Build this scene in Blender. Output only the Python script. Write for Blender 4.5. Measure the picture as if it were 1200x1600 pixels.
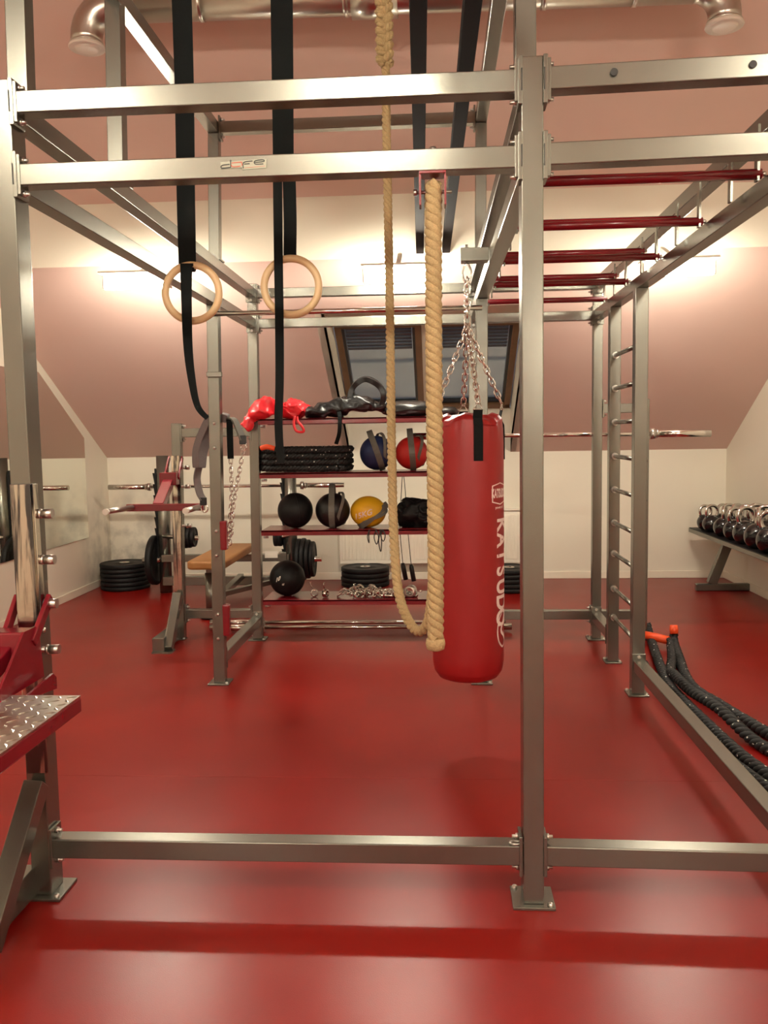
import bpy, bmesh, math, random
from mathutils import Vector, Matrix, Quaternion, noise
PI = math.pi
random.seed(7)
sc = bpy.context.scene
COL = sc.collection
for o in list(bpy.data.objects):
    bpy.data.objects.remove(o)

# ------------------------------------------------------------------ camera
CAM_PITCH, CAM_ROLL, CAM_YAW, CAM_H = .089, -.0161, -.0645, 1.40
cy_, sy_ = math.cos(CAM_YAW), math.sin(CAM_YAW)
fw = Vector((sy_, cy_, 0)); rt = Vector((cy_, -sy_, 0)); up = Vector((0, 0, 1))
f2 = fw*math.cos(CAM_PITCH) - up*math.sin(CAM_PITCH)
u2 = up*math.cos(CAM_PITCH) + fw*math.sin(CAM_PITCH)
rt2 = rt*math.cos(CAM_ROLL) + u2*math.sin(CAM_ROLL)
u3 = u2*math.cos(CAM_ROLL) - rt*math.sin(CAM_ROLL)
cd = bpy.data.cameras.new('camera'); cam = bpy.data.objects.new('camera', cd); COL.objects.link(cam)
cd.sensor_fit = 'HORIZONTAL'; cd.sensor_width = 36; cd.lens = 1350/1200*36; cd.clip_start = .05
cam.matrix_world = Matrix(((rt2.x, u3.x, -f2.x, 0), (rt2.y, u3.y, -f2.y, 0), (rt2.z, u3.z, -f2.z, CAM_H), (0, 0, 0, 1)))
sc.camera = cam

# ------------------------------------------------------------------ world, view
W = bpy.data.worlds.new('world'); sc.world = W; W.use_nodes = True
W.node_tree.nodes['Background'].inputs[0].default_value = (.42, .40, .42, 1)
W.node_tree.nodes['Background'].inputs[1].default_value = .32
sc.view_settings.view_transform = 'Standard'; sc.view_settings.look = 'None'
sc.view_settings.gamma = 1; sc.view_settings.use_curve_mapping = False
sc.view_settings.exposure = 0.2
# ceiling lamps and added fill lights: (x, y, z, power of emission, tilt) - their fixtures are built further down
LAMPS_FAR = [(-1.94, 5.60, 2.41), (-.25, 5.60, 2.41), (1.50, 5.60, 2.40)]
LAMPS_NEAR = [(-1.95, .25, 3.15), (-.30, .25, 3.15), (1.80, .25, 3.15)]
LAMPS_FILL = [(-1.6, -1.6, 2.1), (1.3, -1.6, 2.1)]  # unseen fill lights, added behind the camera to brighten the slopes
E_FAR, E_NEAR, E_FILL = 205, 250, 260
LAMP_COL = (1.0, .94, .78)

# ------------------------------------------------------------------ materials
MATS = {}
def srgb(r, g, b):
    f = lambda c: (c/255/12.92 if c/255 <= .04045 else ((c/255+.055)/1.055)**2.4)
    return (f(r), f(g), f(b), 1)
def mat(name, col, rough=.5, metal=0, noise_scale=0, amount=.15, bump=0, bump_scale=200, emit=0, coat=0, spec=None, alpha=1):
    m = bpy.data.materials.new(name); m.use_nodes = True
    nt = m.node_tree; b = nt.nodes['Principled BSDF']
    b.inputs['Base Color'].default_value = col; b.inputs['Roughness'].default_value = rough
    b.inputs['Metallic'].default_value = metal
    if coat: b.inputs['Coat Weight'].default_value = coat; b.inputs['Coat Roughness'].default_value = .12
    if spec is not None: b.inputs['Specular IOR Level'].default_value = spec
    if emit:
        b.inputs['Emission Color'].default_value = col; b.inputs['Emission Strength'].default_value = emit
    if alpha < 1: b.inputs['Alpha'].default_value = alpha
    tc = nt.nodes.new('ShaderNodeTexCoord')
    if noise_scale:
        n = nt.nodes.new('ShaderNodeTexNoise'); n.inputs['Scale'].default_value = noise_scale; n.inputs['Detail'].default_value = 4
        nt.links.new(tc.outputs['Object'], n.inputs['Vector'])
        mx = nt.nodes.new('ShaderNodeMix'); mx.data_type = 'RGBA'
        mx.inputs['A'].default_value = tuple(c*(1-amount) for c in col[:3])+(1,)
        mx.inputs['B'].default_value = tuple(min(1, c*(1+amount)) for c in col[:3])+(1,)
        nt.links.new(n.outputs['Fac'], mx.inputs['Factor']); nt.links.new(mx.outputs['Result'], b.inputs['Base Color'])
    if bump:
        n2 = nt.nodes.new('ShaderNodeTexNoise'); n2.inputs['Scale'].default_value = bump_scale; n2.inputs['Detail'].default_value = 3
        nt.links.new(tc.outputs['Object'], n2.inputs['Vector'])
        bp = nt.nodes.new('ShaderNodeBump'); bp.inputs['Strength'].default_value = bump; bp.inputs['Distance'].default_value = .004
        nt.links.new(n2.outputs['Fac'], bp.inputs['Height']); nt.links.new(bp.outputs['Normal'], b.inputs['Normal'])
    MATS[name] = m
    return m
STEEL = mat('silver_paint', srgb(124, 122, 113), .27, .82, 18, .05, .04, 400)
STEEL2 = mat('dark_steel', (.016, .011, .010, 1), .9, 0, 15, .1, spec=.1)
def painted_reflection_mat():
    m = mat('plate_with_painted_reflections', (.62, .60, .55, 1), .14, 1, 0, 0, .3, 9); nt = m.node_tree; b = nt.nodes['Principled BSDF']
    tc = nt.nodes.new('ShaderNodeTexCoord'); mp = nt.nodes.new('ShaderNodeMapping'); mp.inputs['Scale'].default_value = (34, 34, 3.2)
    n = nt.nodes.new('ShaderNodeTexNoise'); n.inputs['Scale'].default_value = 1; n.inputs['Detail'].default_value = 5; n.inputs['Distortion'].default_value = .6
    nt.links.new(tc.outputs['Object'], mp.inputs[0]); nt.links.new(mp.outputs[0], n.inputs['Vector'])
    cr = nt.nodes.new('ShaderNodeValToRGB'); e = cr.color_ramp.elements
    e[0].position = .46; e[0].color = (.10, .10, .105, 1); e[1].position = .56; e[1].color = (.62, .58, .50, 1)  # dark and bright streaks painted in as reflections on the polished plate
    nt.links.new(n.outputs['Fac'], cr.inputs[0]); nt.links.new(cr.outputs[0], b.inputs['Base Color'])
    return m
CHROME = mat('chrome', (.72, .70, .66, 1), .12, 1)
PAINTED_REFL = painted_reflection_mat()
ZINC = mat('zinc_bolt', (.62, .60, .56, 1), .3, 1)
RED = mat('dark_red_paint', (.20, .006, .012, 1), .25, .0, 20, .06, coat=.3)
RED2 = mat('red_carriage_paint', (.17, .005, .012, 1), .25, .0, 20, .1, coat=.3)
BLACK = mat('black_rubber', (.0045, .0045, .005, 1), .55, 0, 40, .2, .15, 300, spec=.3)
BLACKG = mat('black_vinyl', (.007, .007, .007, 1), .35, 0, 20, .2, .2, 60)
FAB = mat('black_webbing', (.0045, .006, .006, 1), .9, 0, 200, .3, .2, 900, spec=.2)
FABG = mat('grey_webbing', (.13, .12, .10, 1), .8, 0, 200, .2, .2, 900)
FABP = mat('grey_padding', (.16, .13, .125, 1), .85, 0, 90, .15, .3, 400)
SISAL = mat('sisal_rope', (.47, .33, .16, 1), .9, 0, 260, .45, 1.0, 420)
WOODR = mat('birch_wood', (.66, .46, .25, 1), .45, 0, 14, .12)
BAGR = mat('red_vinyl', (.27, .006, .007, 1), .42, 0, 6, .06, .12, 25)
WHITE_P = mat('white_print', (.78, .60, .55, 1), .7)
CREAM = mat('white_plastic', (.62, .52, .44, 1), .5, 0, 10, .04)
ALU = mat('duct_metal', (.55, .52, .47, 1), .28, 1, 5, .15, .1, 20)
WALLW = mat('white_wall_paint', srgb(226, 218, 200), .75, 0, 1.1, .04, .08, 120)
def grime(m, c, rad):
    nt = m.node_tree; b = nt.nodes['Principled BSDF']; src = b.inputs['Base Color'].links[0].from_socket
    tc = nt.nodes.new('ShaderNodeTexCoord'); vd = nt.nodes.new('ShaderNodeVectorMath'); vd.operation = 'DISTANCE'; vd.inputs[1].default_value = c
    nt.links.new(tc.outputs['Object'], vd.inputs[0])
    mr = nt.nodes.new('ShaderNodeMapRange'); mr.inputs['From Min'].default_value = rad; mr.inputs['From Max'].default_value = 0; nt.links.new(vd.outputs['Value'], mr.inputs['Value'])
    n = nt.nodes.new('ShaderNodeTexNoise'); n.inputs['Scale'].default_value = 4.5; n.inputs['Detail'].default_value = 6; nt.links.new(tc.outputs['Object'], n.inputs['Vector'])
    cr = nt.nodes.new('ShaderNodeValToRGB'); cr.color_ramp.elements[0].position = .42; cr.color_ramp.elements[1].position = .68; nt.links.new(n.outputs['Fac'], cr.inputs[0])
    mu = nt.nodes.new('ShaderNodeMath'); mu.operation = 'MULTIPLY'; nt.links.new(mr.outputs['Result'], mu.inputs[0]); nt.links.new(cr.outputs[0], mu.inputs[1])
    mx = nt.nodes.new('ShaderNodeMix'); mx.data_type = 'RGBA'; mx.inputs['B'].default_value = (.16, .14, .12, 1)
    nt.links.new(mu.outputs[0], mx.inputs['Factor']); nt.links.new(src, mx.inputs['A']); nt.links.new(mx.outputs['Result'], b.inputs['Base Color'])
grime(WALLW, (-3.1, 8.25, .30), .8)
SKIRT = mat('skirting_paint', srgb(232, 222, 202), .4)
PINK = mat('pink_slope_paint', srgb(217, 186, 174), .75, 0, .9, .05, .08, 120)
WOODF = mat('brown_window_wood', (.17, .085, .035, 1), .45, 0, 12, .25)
TAN = mat('tan_leatherette', (.36, .16, .045, 1), .5, 0, 12, .1, .2, 90)
BLUE = mat('navy_leather', (.010, .022, .085, 1), .55, 0, 15, .15, .2, 120)
REDB = mat('red_leather', (.50, .015, .012, 1), .5, 0, 15, .1, .2, 120)
YEL = mat('yellow_leather', (.75, .40, .008, 1), .45, 0, 15, .1, .2, 120)
POUCH = mat('red_nylon', (.75, .02, .03, 1), .35, 0, 10, .1, .25, 40)
IRON = mat('black_glossy_enamel', (.006, .006, .007, 1), .14, 0, coat=.5)
ENAM = mat('radiator_enamel', srgb(238, 229, 212), .35)
ORANGE = mat('orange_heatshrink', (.85, .09, .02, 1), .4)
PAPER = mat('sticker_white', (.80, .76, .66, 1), .5)
INK = mat('dark_ink', (.02, .018, .016, 1), .6)
REDINK = mat('red_ink', (.45, .10, .06, 1), .6)
LAMPM = mat('lamp_far_light', LAMP_COL+(1,), .5, emit=E_FAR)
LAMPN = mat('lamp_near_light', LAMP_COL+(1,), .5, emit=E_NEAR)
LAMPFILL = mat('added_fill_light', LAMP_COL+(1,), .5, emit=E_FILL)
def mirror_mat():
    m = bpy.data.materials.new('mirror_glass'); m.use_nodes = True
    b = m.node_tree.nodes['Principled BSDF']
    b.inputs['Base Color'].default_value = (.86, .88, .82, 1); b.inputs['Metallic'].default_value = 1; b.inputs['Roughness'].default_value = .01
    return m
MIRROR = mirror_mat()
def glass_mat():
    m = bpy.data.materials.new('night_window_glass'); m.use_nodes = True; nt = m.node_tree
    b = nt.nodes['Principled BSDF']; b.inputs['Base Color'].default_value = (.55, .6, .62, 1); b.inputs['Roughness'].default_value = .03
    b.inputs['Metallic'].default_value = 0; b.inputs['IOR'].default_value = 1.5
    tr = nt.nodes.new('ShaderNodeBsdfTransparent'); tr.inputs[0].default_value = (.75, .8, .82, 1)
    gl = nt.nodes.new('ShaderNodeBsdfGlossy'); gl.inputs['Roughness'].default_value = .05
    mx = nt.nodes.new('ShaderNodeMixShader'); mx.inputs[0].default_value = .22
    nt.links.new(tr.outputs[0], mx.inputs[1]); nt.links.new(gl.outputs[0], mx.inputs[2])
    nt.links.new(mx.outputs[0], nt.nodes['Material Output'].inputs[0])
    return m
GLASS = glass_mat()
def floor_mat():
    m = bpy.data.materials.new('red_sport_floor'); m.use_nodes = True; nt = m.node_tree; b = nt.nodes['Principled BSDF']
    tc = nt.nodes.new('ShaderNodeTexCoord')
    n = nt.nodes.new('ShaderNodeTexNoise'); n.inputs['Scale'].default_value = .9; n.inputs['Detail'].default_value = 5
    nt.links.new(tc.outputs['Object'], n.inputs['Vector'])
    cr = nt.nodes.new('ShaderNodeValToRGB')
    cr.color_ramp.elements[0].position = .3; cr.color_ramp.elements[0].color = (.185, .005, .0035, 1)
    cr.color_ramp.elements[1].position = .7; cr.color_ramp.elements[1].color = (.25, .0075, .005, 1)
    nt.links.new(n.outputs['Fac'], cr.inputs[0]); nt.links.new(cr.outputs[0], b.inputs['Base Color'])
    n2 = nt.nodes.new('ShaderNodeTexNoise'); n2.inputs['Scale'].default_value = 2.2; n2.inputs['Detail'].default_value = 6
    nt.links.new(tc.outputs['Object'], n2.inputs['Vector'])
    mr = nt.nodes.new('ShaderNodeMapRange'); mr.inputs['To Min'].default_value = .26; mr.inputs['To Max'].default_value = .36
    nt.links.new(n2.outputs['Fac'], mr.inputs['Value']); nt.links.new(mr.outputs['Result'], b.inputs['Roughness'])
    n3 = nt.nodes.new('ShaderNodeTexNoise'); n3.inputs['Scale'].default_value = 350
    nt.links.new(tc.outputs['Object'], n3.inputs['Vector'])
    bp = nt.nodes.new('ShaderNodeBump'); bp.inputs['Strength'].default_value = .12; bp.inputs['Distance'].default_value = .002
    nt.links.new(n3.outputs['Fac'], bp.inputs['Height']); nt.links.new(bp.outputs['Normal'], b.inputs['Normal'])
    b.inputs['Specular IOR Level'].default_value = .24
    return m
FLOOR = floor_mat()
SEAM = mat('floor_weld_seam', (.24, .012, .008, 1), .35)
def fleck_mat():
    m = bpy.data.materials.new('black_rope_with_white_flecks'); m.use_nodes = True; nt = m.node_tree; b = nt.nodes['Principled BSDF']
    b.inputs['Roughness'].default_value = .7
    tc = nt.nodes.new('ShaderNodeTexCoord')
    v = nt.nodes.new('ShaderNodeTexVoronoi'); v.inputs['Scale'].default_value = 30; v.inputs['Randomness'].default_value = .8
    nt.links.new(tc.outputs['Object'], v.inputs['Vector'])
    lt = nt.nodes.new('ShaderNodeMath'); lt.operation = 'LESS_THAN'; lt.inputs[1].default_value = .13
    nt.links.new(v.outputs['Distance'], lt.inputs[0])
    mx = nt.nodes.new('ShaderNodeMix'); mx.data_type = 'RGBA'; mx.inputs['A'].default_value = (.007, .007, .007, 1); mx.inputs['B'].default_value = (.6, .57, .5, 1)
    nt.links.new(lt.outputs[0], mx.inputs['Factor']); nt.links.new(mx.outputs['Result'], b.inputs['Base Color'])
    return m
FLECK = fleck_mat()

# ------------------------------------------------------------------ mesh helpers
def frame_of(d):
    d = d.normalized(); a = Vector((0, 0, 1)) if abs(d.z) < .95 else Vector((0, 1, 0))
    s = d.cross(a).normalized(); return s, s.cross(d).normalized()
def resample(pts, step):
    pts = [Vector(p) for p in pts]; out = [pts[0].copy()]; acc = 0
    for a, b in zip(pts, pts[1:]):
        L = (b-a).length
        if L < 1e-9: continue
        t = step-acc
        while t <= L:
            out.append(a.lerp(b, t/L)); t += step
        acc = L-(t-step)
    if (out[-1]-pts[-1]).length > step*.3: out.append(pts[-1].copy())
    return out
def spline(pts, n=8, closed=False):
    P = [Vector(p) for p in pts]; out = []; N = len(P); rng = N if closed else N-1
    for i in range(rng):
        if closed: p0, p1, p2, p3 = P[i-1], P[i], P[(i+1) % N], P[(i+2) % N]
        else: p0 = P[max(i-1, 0)]; p1 = P[i]; p2 = P[i+1]; p3 = P[min(i+2, N-1)]
        for k in range(n):
            t = k/n
            out.append(.5*((2*p1)+(p2-p0)*t+(2*p0-5*p1+4*p2-p3)*t*t+(3*p1-p0-3*p2+p3)*t**3))
    if not closed: out.append(P[-1].copy())
    return out
def frames(pts, closed=False):
    n = len(pts); T = []
    for i in range(n):
        a = pts[i-1] if (i > 0 or closed) else pts[i]; b = pts[(i+1) % n] if (i < n-1 or closed) else pts[i]
        t = (b-a); T.append(t.normalized() if t.length > 1e-9 else Vector((0, 0, 1)))
    s, u = frame_of(T[0]); F = []
    for i in range(n):
        if i:
            q = T[i-1].rotation_difference(T[i]); s = q @ s
        s = (s-T[i]*s.dot(T[i])).normalized(); F.append((s, T[i].cross(s).normalized(), T[i]))
    return F
class MB:
    def __init__(s): s.b = bmesh.new()
    def quadbox(s, P):
        v = [s.b.verts.new(p) for p in P]
        for f in ((0, 3, 2, 1), (4, 5, 6, 7), (0, 1, 5, 4), (1, 2, 6, 5), (2, 3, 7, 6), (3, 0, 4, 7)): s.b.faces.new([v[i] for i in f])
    def box(s, c, d, R=None):
        c = Vector(c); x, y, z = d[0]/2, d[1]/2, d[2]/2
        P = [Vector(p) for p in ((-x, -y, -z), (x, -y, -z), (x, y, -z), (-x, y, -z), (-x, -y, z), (x, -y, z), (x, y, z), (-x, y, z))]
        if R is not None: P = [R @ p for p in P]
        s.quadbox([c+p for p in P]); return s
    def bar(s, a, b, w, h, side=None):
        a, b = Vector(a), Vector(b); d = (b-a).normalized()
        if side is None: sd, u = frame_of(d)
        else: sd = Vector(side); sd = (sd-d*sd.dot(d)).normalized(); u = sd.cross(d).normalized()
        P = []
        for e in (a, b):
            for i, j in ((-1, -1), (1, -1), (1, 1), (-1, 1)): P.append(e+sd*(i*w/2)+u*(j*h/2))
        s.quadbox(P); return s
    def poly(s, P, thick=None):
        v = [s.b.verts.new(Vector(p)) for p in P]; s.b.faces.new(v)
        if thick is not None:
            t = Vector(thick); w = [s.b.verts.new(Vector(p)+t) for p in P]; s.b.faces.new(w[::-1])
            n = len(v)
            for i in range(n): s.b.faces.new([v[i], v[(i+1) % n], w[(i+1) % n], w[i]])
        return s
    def tube(s, pts, r, seg=10, closed=False, caps=True, sy=1.0):
        pts = [Vector(p) for p in pts]; F = frames(pts, closed); n = len(pts); rings = []
        for i, (p, (a, b, t)) in enumerate(zip(pts, F)):
            rr = r[i] if isinstance(r, (list, tuple)) else r
            rings.append([s.b.verts.new(p+a*(rr*math.cos(2*PI*k/seg))+b*(rr*sy*math.sin(2*PI*k/seg))) for k in range(seg)])
        for i in range(n if closed else n-1):
            A, B = rings[i], rings[(i+1) % n]
            for k in range(seg):
                f = s.b.faces.new([A[k], A[(k+1) % seg], B[(k+1) % seg], B[k]]); f.smooth = True
        if caps and not closed: s.b.faces.new(rings[0][::-1]); s.b.faces.new(rings[-1])
        return s
    def cyl(s, a, b, r, seg=16, r2=None):
        a, b = Vector(a), Vector(b); return s.tube([a, b], [r, r if r2 is None else r2], seg)
    def lathe(s, prof, c=(0, 0, 0), axis=(0, 0, 1), seg=32, R=None):
        c = Vector(c); ax = Vector(axis).normalized(); sd, u = frame_of(ax); rings = []
        for (r, h) in prof:
            if r < 1e-6: rings.append([s.b.verts.new(c+ax*h)])
            else: rings.append([s.b.verts.new(c+ax*h+sd*(r*math.cos(2*PI*k/seg))+u*(r*math.sin(2*PI*k/seg))) for k in range(seg)])
        for A, B in zip(rings, rings[1:]):
            for k in range(seg):
                k2 = (k+1) % seg
                if len(A) == 1 and len(B) == 1: continue
                if len(A) == 1: f = [A[0], B[k2], B[k]]
                elif len(B) == 1: f = [A[k], A[k2], B[0]]
                else: f = [A[k], A[k2], B[k2], B[k]]
                f = s.b.faces.new(f); f.smooth = True
        return s
    def ball(s, c, r, seg=32, rings=20, scale=(1, 1, 1), fn=None):
        c = Vector(c); prof = []
        base = len(s.b.verts)
        R = []
        for i in range(rings+1):
            th = PI*i/rings
            if i in (0, rings): R.append([s.b.verts.new((0, 0, r*math.cos(th)))])
            else: R.append([s.b.verts.new((r*math.sin(th)*math.cos(2*PI*k/seg), r*math.sin(th)*math.sin(2*PI*k/seg), r*math.cos(th))) for k in range(seg)])
        for A, B in zip(R, R[1:]):
            for k in range(seg):
                k2 = (k+1) % seg
                f = [A[0], B[k], B[k2]] if len(A) == 1 else ([A[k], B[0], A[k2]] if len(B) == 1 else [A[k], B[k], B[k2], A[k2]])
                s.b.faces.new(f).smooth = True
        for ring in R:
            for v in ring:
                p = v.co.copy()
                if fn: p = fn(p)
                v.co = c+Vector((p.x*scale[0], p.y*scale[1], p.z*scale[2]))
        return s
    def torus(s, c, R, r, axis=(0, 1, 0), seg=48, sseg=12):
        ax = Vector(axis).normalized(); a, b = frame_of(ax); c = Vector(c)
        return s.tube([c+a*(R*math.cos(2*PI*k/seg))+b*(R*math.sin(2*PI*k/seg)) for k in range(seg)], r, sseg, closed=True)
    def ribbon(s, pts, w, t, side):
        pts = [Vector(p) for p in pts]; n = len(pts); rings = []
        for i, p in enumerate(pts):
            d = (pts[min(i+1, n-1)]-pts[max(i-1, 0)]).normalized()
            sd = Vector(side[i] if isinstance(side, list) else side); sd = (sd-d*sd.dot(d)).normalized(); u = d.cross(sd)
            ww = w[i] if isinstance(w, (list, tuple)) else w
            rings.append([s.b.verts.new(p+sd*(i_*ww/2)+u*(j_*t/2)) for i_, j_ in ((-1, -1), (1, -1), (1, 1), (-1, 1))])
        for A, B in zip(rings, rings[1:]):
            for k in range(4): s.b.faces.new([A[k], A[(k+1) % 4], B[(k+1) % 4], B[k]])
        s.b.faces.new(rings[0][::-1]); s.b.faces.new(rings[-1]); return s
    def chain(s, a, b, L=.036, w=.021, r=.0032, jitter=0):
        pts = resample([a, b] if not isinstance(a, list) else a, L*.72)
        for i, (p, q) in enumerate(zip(pts, pts[1:])):
            d = (q-p).normalized(); sd, u = frame_of(d)
            if i % 2: sd, u = u, sd
            c = (p+q)/2; ring = []
            for k in range(12):
                an = 2*PI*k/12; x = math.cos(an); y = math.sin(an)
                ring.append(c+sd*(x*w/2)+d*(y*w/2+(L/2-w/2)*(1 if y > 0 else -1)))
            s.tube(ring, r, 6, closed=True)
        return s
    def rope(s, pts, R, lay=.09, step=.012, strands=3, seg=7, phase=0, hand=-1):
        pts = resample(pts, step); F = frames(pts); rs = R*.56; ro = R*.50
        for k in range(strands):
            P = []
            for i, (p, (a, b, t)) in enumerate(zip(pts, F)):
                an = phase+2*PI*k/strands+hand*2*PI*i*step/lay
                P.append(p+a*(ro*math.cos(an))+b*(ro*math.sin(an)))
            s.tube(P, rs, seg)
        return s
    def mesh_text(s, txt, size, fn, bold=0):
        cu = bpy.data.curves.new('t', 'FONT'); cu.body = txt; cu.size = size; cu.align_x = 'CENTER'; cu.align_y = 'CENTER'; cu.offset = bold; cu.resolution_u = 4
        ob = bpy.data.objects.new('t', cu); COL.objects.link(ob)
        dg = bpy.context.evaluated_depsgraph_get(); me = bpy.data.meshes.new_from_object(ob.evaluated_get(dg))
        bm = bmesh.new(); bm.from_mesh(me)
        bmesh.ops.subdivide_edges(bm, edges=[e for e in bm.edges if e.calc_length() > size*.2], cuts=2)
        bmesh.ops.triangulate(bm, faces=bm.faces[:])
        mp = {v: s.b.verts.new(fn(v.co)) for v in bm.verts}
        for f in bm.faces:
            try: s.b.faces.new([mp[v] for v in f.verts])
            except ValueError: pass
        bm.free(); bpy.data.objects.remove(ob); bpy.data.curves.remove(cu); bpy.data.meshes.remove(me)
        return s
def top_loc(o):
    v = Vector((0, 0, 0))
    while o is not None: v += o.location; o = o.parent
    return v
def build(name, mb, m, parent=None, bevel=0, base=None, seg=2):
    """link an MB as ONE object; coordinates are world ones, the object keeps its origin at base / its parent"""
    me = bpy.data.meshes.new(name); bmesh.ops.recalc_face_normals(mb.b, faces=mb.b.faces[:])
    org = top_loc(parent) if parent else Vector(base if base else (0, 0, 0))
    bmesh.ops.translate(mb.b, verts=mb.b.verts[:], vec=-org)
    mb.b.to_mesh(me); mb.b.free(); me.materials.append(m)
    o = bpy.data.objects.new(name, me); COL.objects.link(o)
    if parent: o.parent = parent
    else: o.location = org
    if bevel:
        bv = o.modifiers.new('edge', 'BEVEL'); bv.width = bevel; bv.segments = seg; bv.limit_method = 'ANGLE'; bv.angle_limit = .9
    return o
def thing(name, label, cat, loc=(0, 0, 0), group=None):
    o = bpy.data.objects.new(name, None); COL.objects.link(o); o.location = loc; o.empty_display_size = .1
    o['label'] = label; o['category'] = cat
    if group: o['group'] = group
    return o
def tag(o, label, cat, group=None):
    o['label'] = label; o['category'] = cat
    if group: o['group'] = group
    return o
def struct(name, mb, m, parent=None, bevel=0):
    o = build(name, mb, m, parent, bevel)
    if not parent: o['kind'] = 'structure'
    return o
def dup(root, loc, rotz=0, scale=None, label=None):
    r = root.copy(); COL.objects.link(r); r.location = loc; r.rotation_euler = (0, 0, rotz)
    if scale: r.scale = (scale, scale, scale)
    if label: r['label'] = label
    for ch in list(root.children):
        c = ch.copy(); COL.objects.link(c); c.parent = r
        for g in list(ch.children):
            d = g.copy(); COL.objects.link(d); d.parent = c
    return r

# ------------------------------------------------------------------ the room
XL_, XR_, YB, YN = -3.25, 2.69, 8.30, -3.2
KN = 1.22; SL = .6
YC = 6.0; ZC = KN+SL*(YB-YC); ZT = 3.02; YF = 4.2; ZF = ZT+SL*(YC-YF)     # crease, top of the upright band, flat top
YC2 = -.9; ZC2 = KN+SL*(YC2-YN)                                            # the near side of the attic
prof = [(YB, 0), (YB, KN), (YC, ZC), (YC, ZT), (YF, ZF), (YC2+1.8, ZF), (YC2, ZT), (YC2, ZC2), (YN, KN), (YN, 0)]
def slab(name, P, m, t): return struct(name, MB().poly(P, t), m)
slab('floor', [(XL_, YN, 0), (XR_, YN, 0), (XR_, YB, 0), (XL_, YB, 0)], FLOOR, (0, 0, -.1))
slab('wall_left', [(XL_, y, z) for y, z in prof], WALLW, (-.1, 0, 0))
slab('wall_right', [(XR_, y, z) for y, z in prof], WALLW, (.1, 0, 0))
OX0, OX1 = -.865, .68                       # recess of the roof windows
WT_Z = 2.33; WT_Y = YB-(WT_Z-KN)/SL         # top of the recess on the slope
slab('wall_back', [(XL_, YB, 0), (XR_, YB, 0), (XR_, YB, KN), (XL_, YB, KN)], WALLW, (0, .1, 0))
mb = MB()
n_ = (0, .05, .085)
mb.poly([(XL_, YB, KN), (OX0, YB, KN), (OX0, YC, ZC), (XL_, YC, ZC)], n_)
mb.poly([(OX1, YB, KN), (XR_, YB, KN), (XR_, YC, ZC), (OX1, YC, ZC)], n_)
mb.poly([(OX0, WT_Y, WT_Z), (OX1, WT_Y, WT_Z), (OX1, YC, ZC), (OX0, YC, ZC)], n_)
struct('wall_slope', mb, PINK)
slab('wall_band', [(XL_, YC, ZC), (XR_, YC, ZC), (XR_, YC, ZT), (XL_, YC, ZT)], WALLW, (0, .1, 0))
slab('wall_near_band', [(XL_, YC2, ZC2), (XR_, YC2, ZC2), (XR_, YC2, ZT), (XL_, YC2, ZT)], WALLW, (0, -.1, 0))
slab('wall_near', [(XL_, YN, 0), (XR_, YN, 0), (XR_, YN, KN), (XL_, YN, KN)], WALLW, (0, -.1, 0))
slab('wall_near_slope', [(XL_, YN, KN), (XR_, YN, KN), (XR_, YC2, ZC2), (XL_, YC2, ZC2)], PINK, (0, 0, .1))
mb = MB()
for i in (3, 4, 5):
    (y0, z0), (y1, z1) = prof[i], prof[i+1]
    mb.poly([(XL_, y0, z0), (XR_, y0, z0), (XR_, y1, z1), (XL_, y1, z1)], (0, 0, .1))
struct('ceiling', mb, PINK)
# recess lining: sides, top, upright wall under the windows
WB = 1.64; WTz = 2.33; WTy = YB-(WTz-WB)/SL
mb = MB()
mb.poly([(OX0, YB, KN), (OX0, YB, WB+.05), (OX0, WTy, WTz), (OX0, WT_Y, WT_Z)], (-.05, 0, 0))
mb.poly([(OX1, YB, KN), (OX1, YB, WB+.05), (OX1, WTy, WTz), (OX1, WT_Y, WT_Z)], (.05, 0, 0))
mb.poly([(OX0, WT_Y, WT_Z), (OX1, WT_Y, WT_Z), (OX1, WTy, WTz), (OX0, WTy, WTz)], (0, 0, .05))
mb.poly([(OX0, YB, KN), (OX1, YB, KN), (OX1, YB, WB), (OX0, YB, WB)], (0, .05, 0))
mb.poly([(-.135, YB, WB), (-.045, YB, WB), (-.045, WTy, WTz), (-.135, WTy, WTz)], (0, .04, .06))
struct('trim_1', mb, WALLW)
wd = Vector((0, WTy-YB, WTz-WB)); wl = wd.length; wd.normalize(); wn = Vector((0, -wd.z, wd.y)); wn = wn if wn.z < 0 else -wn   # into the room
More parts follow.
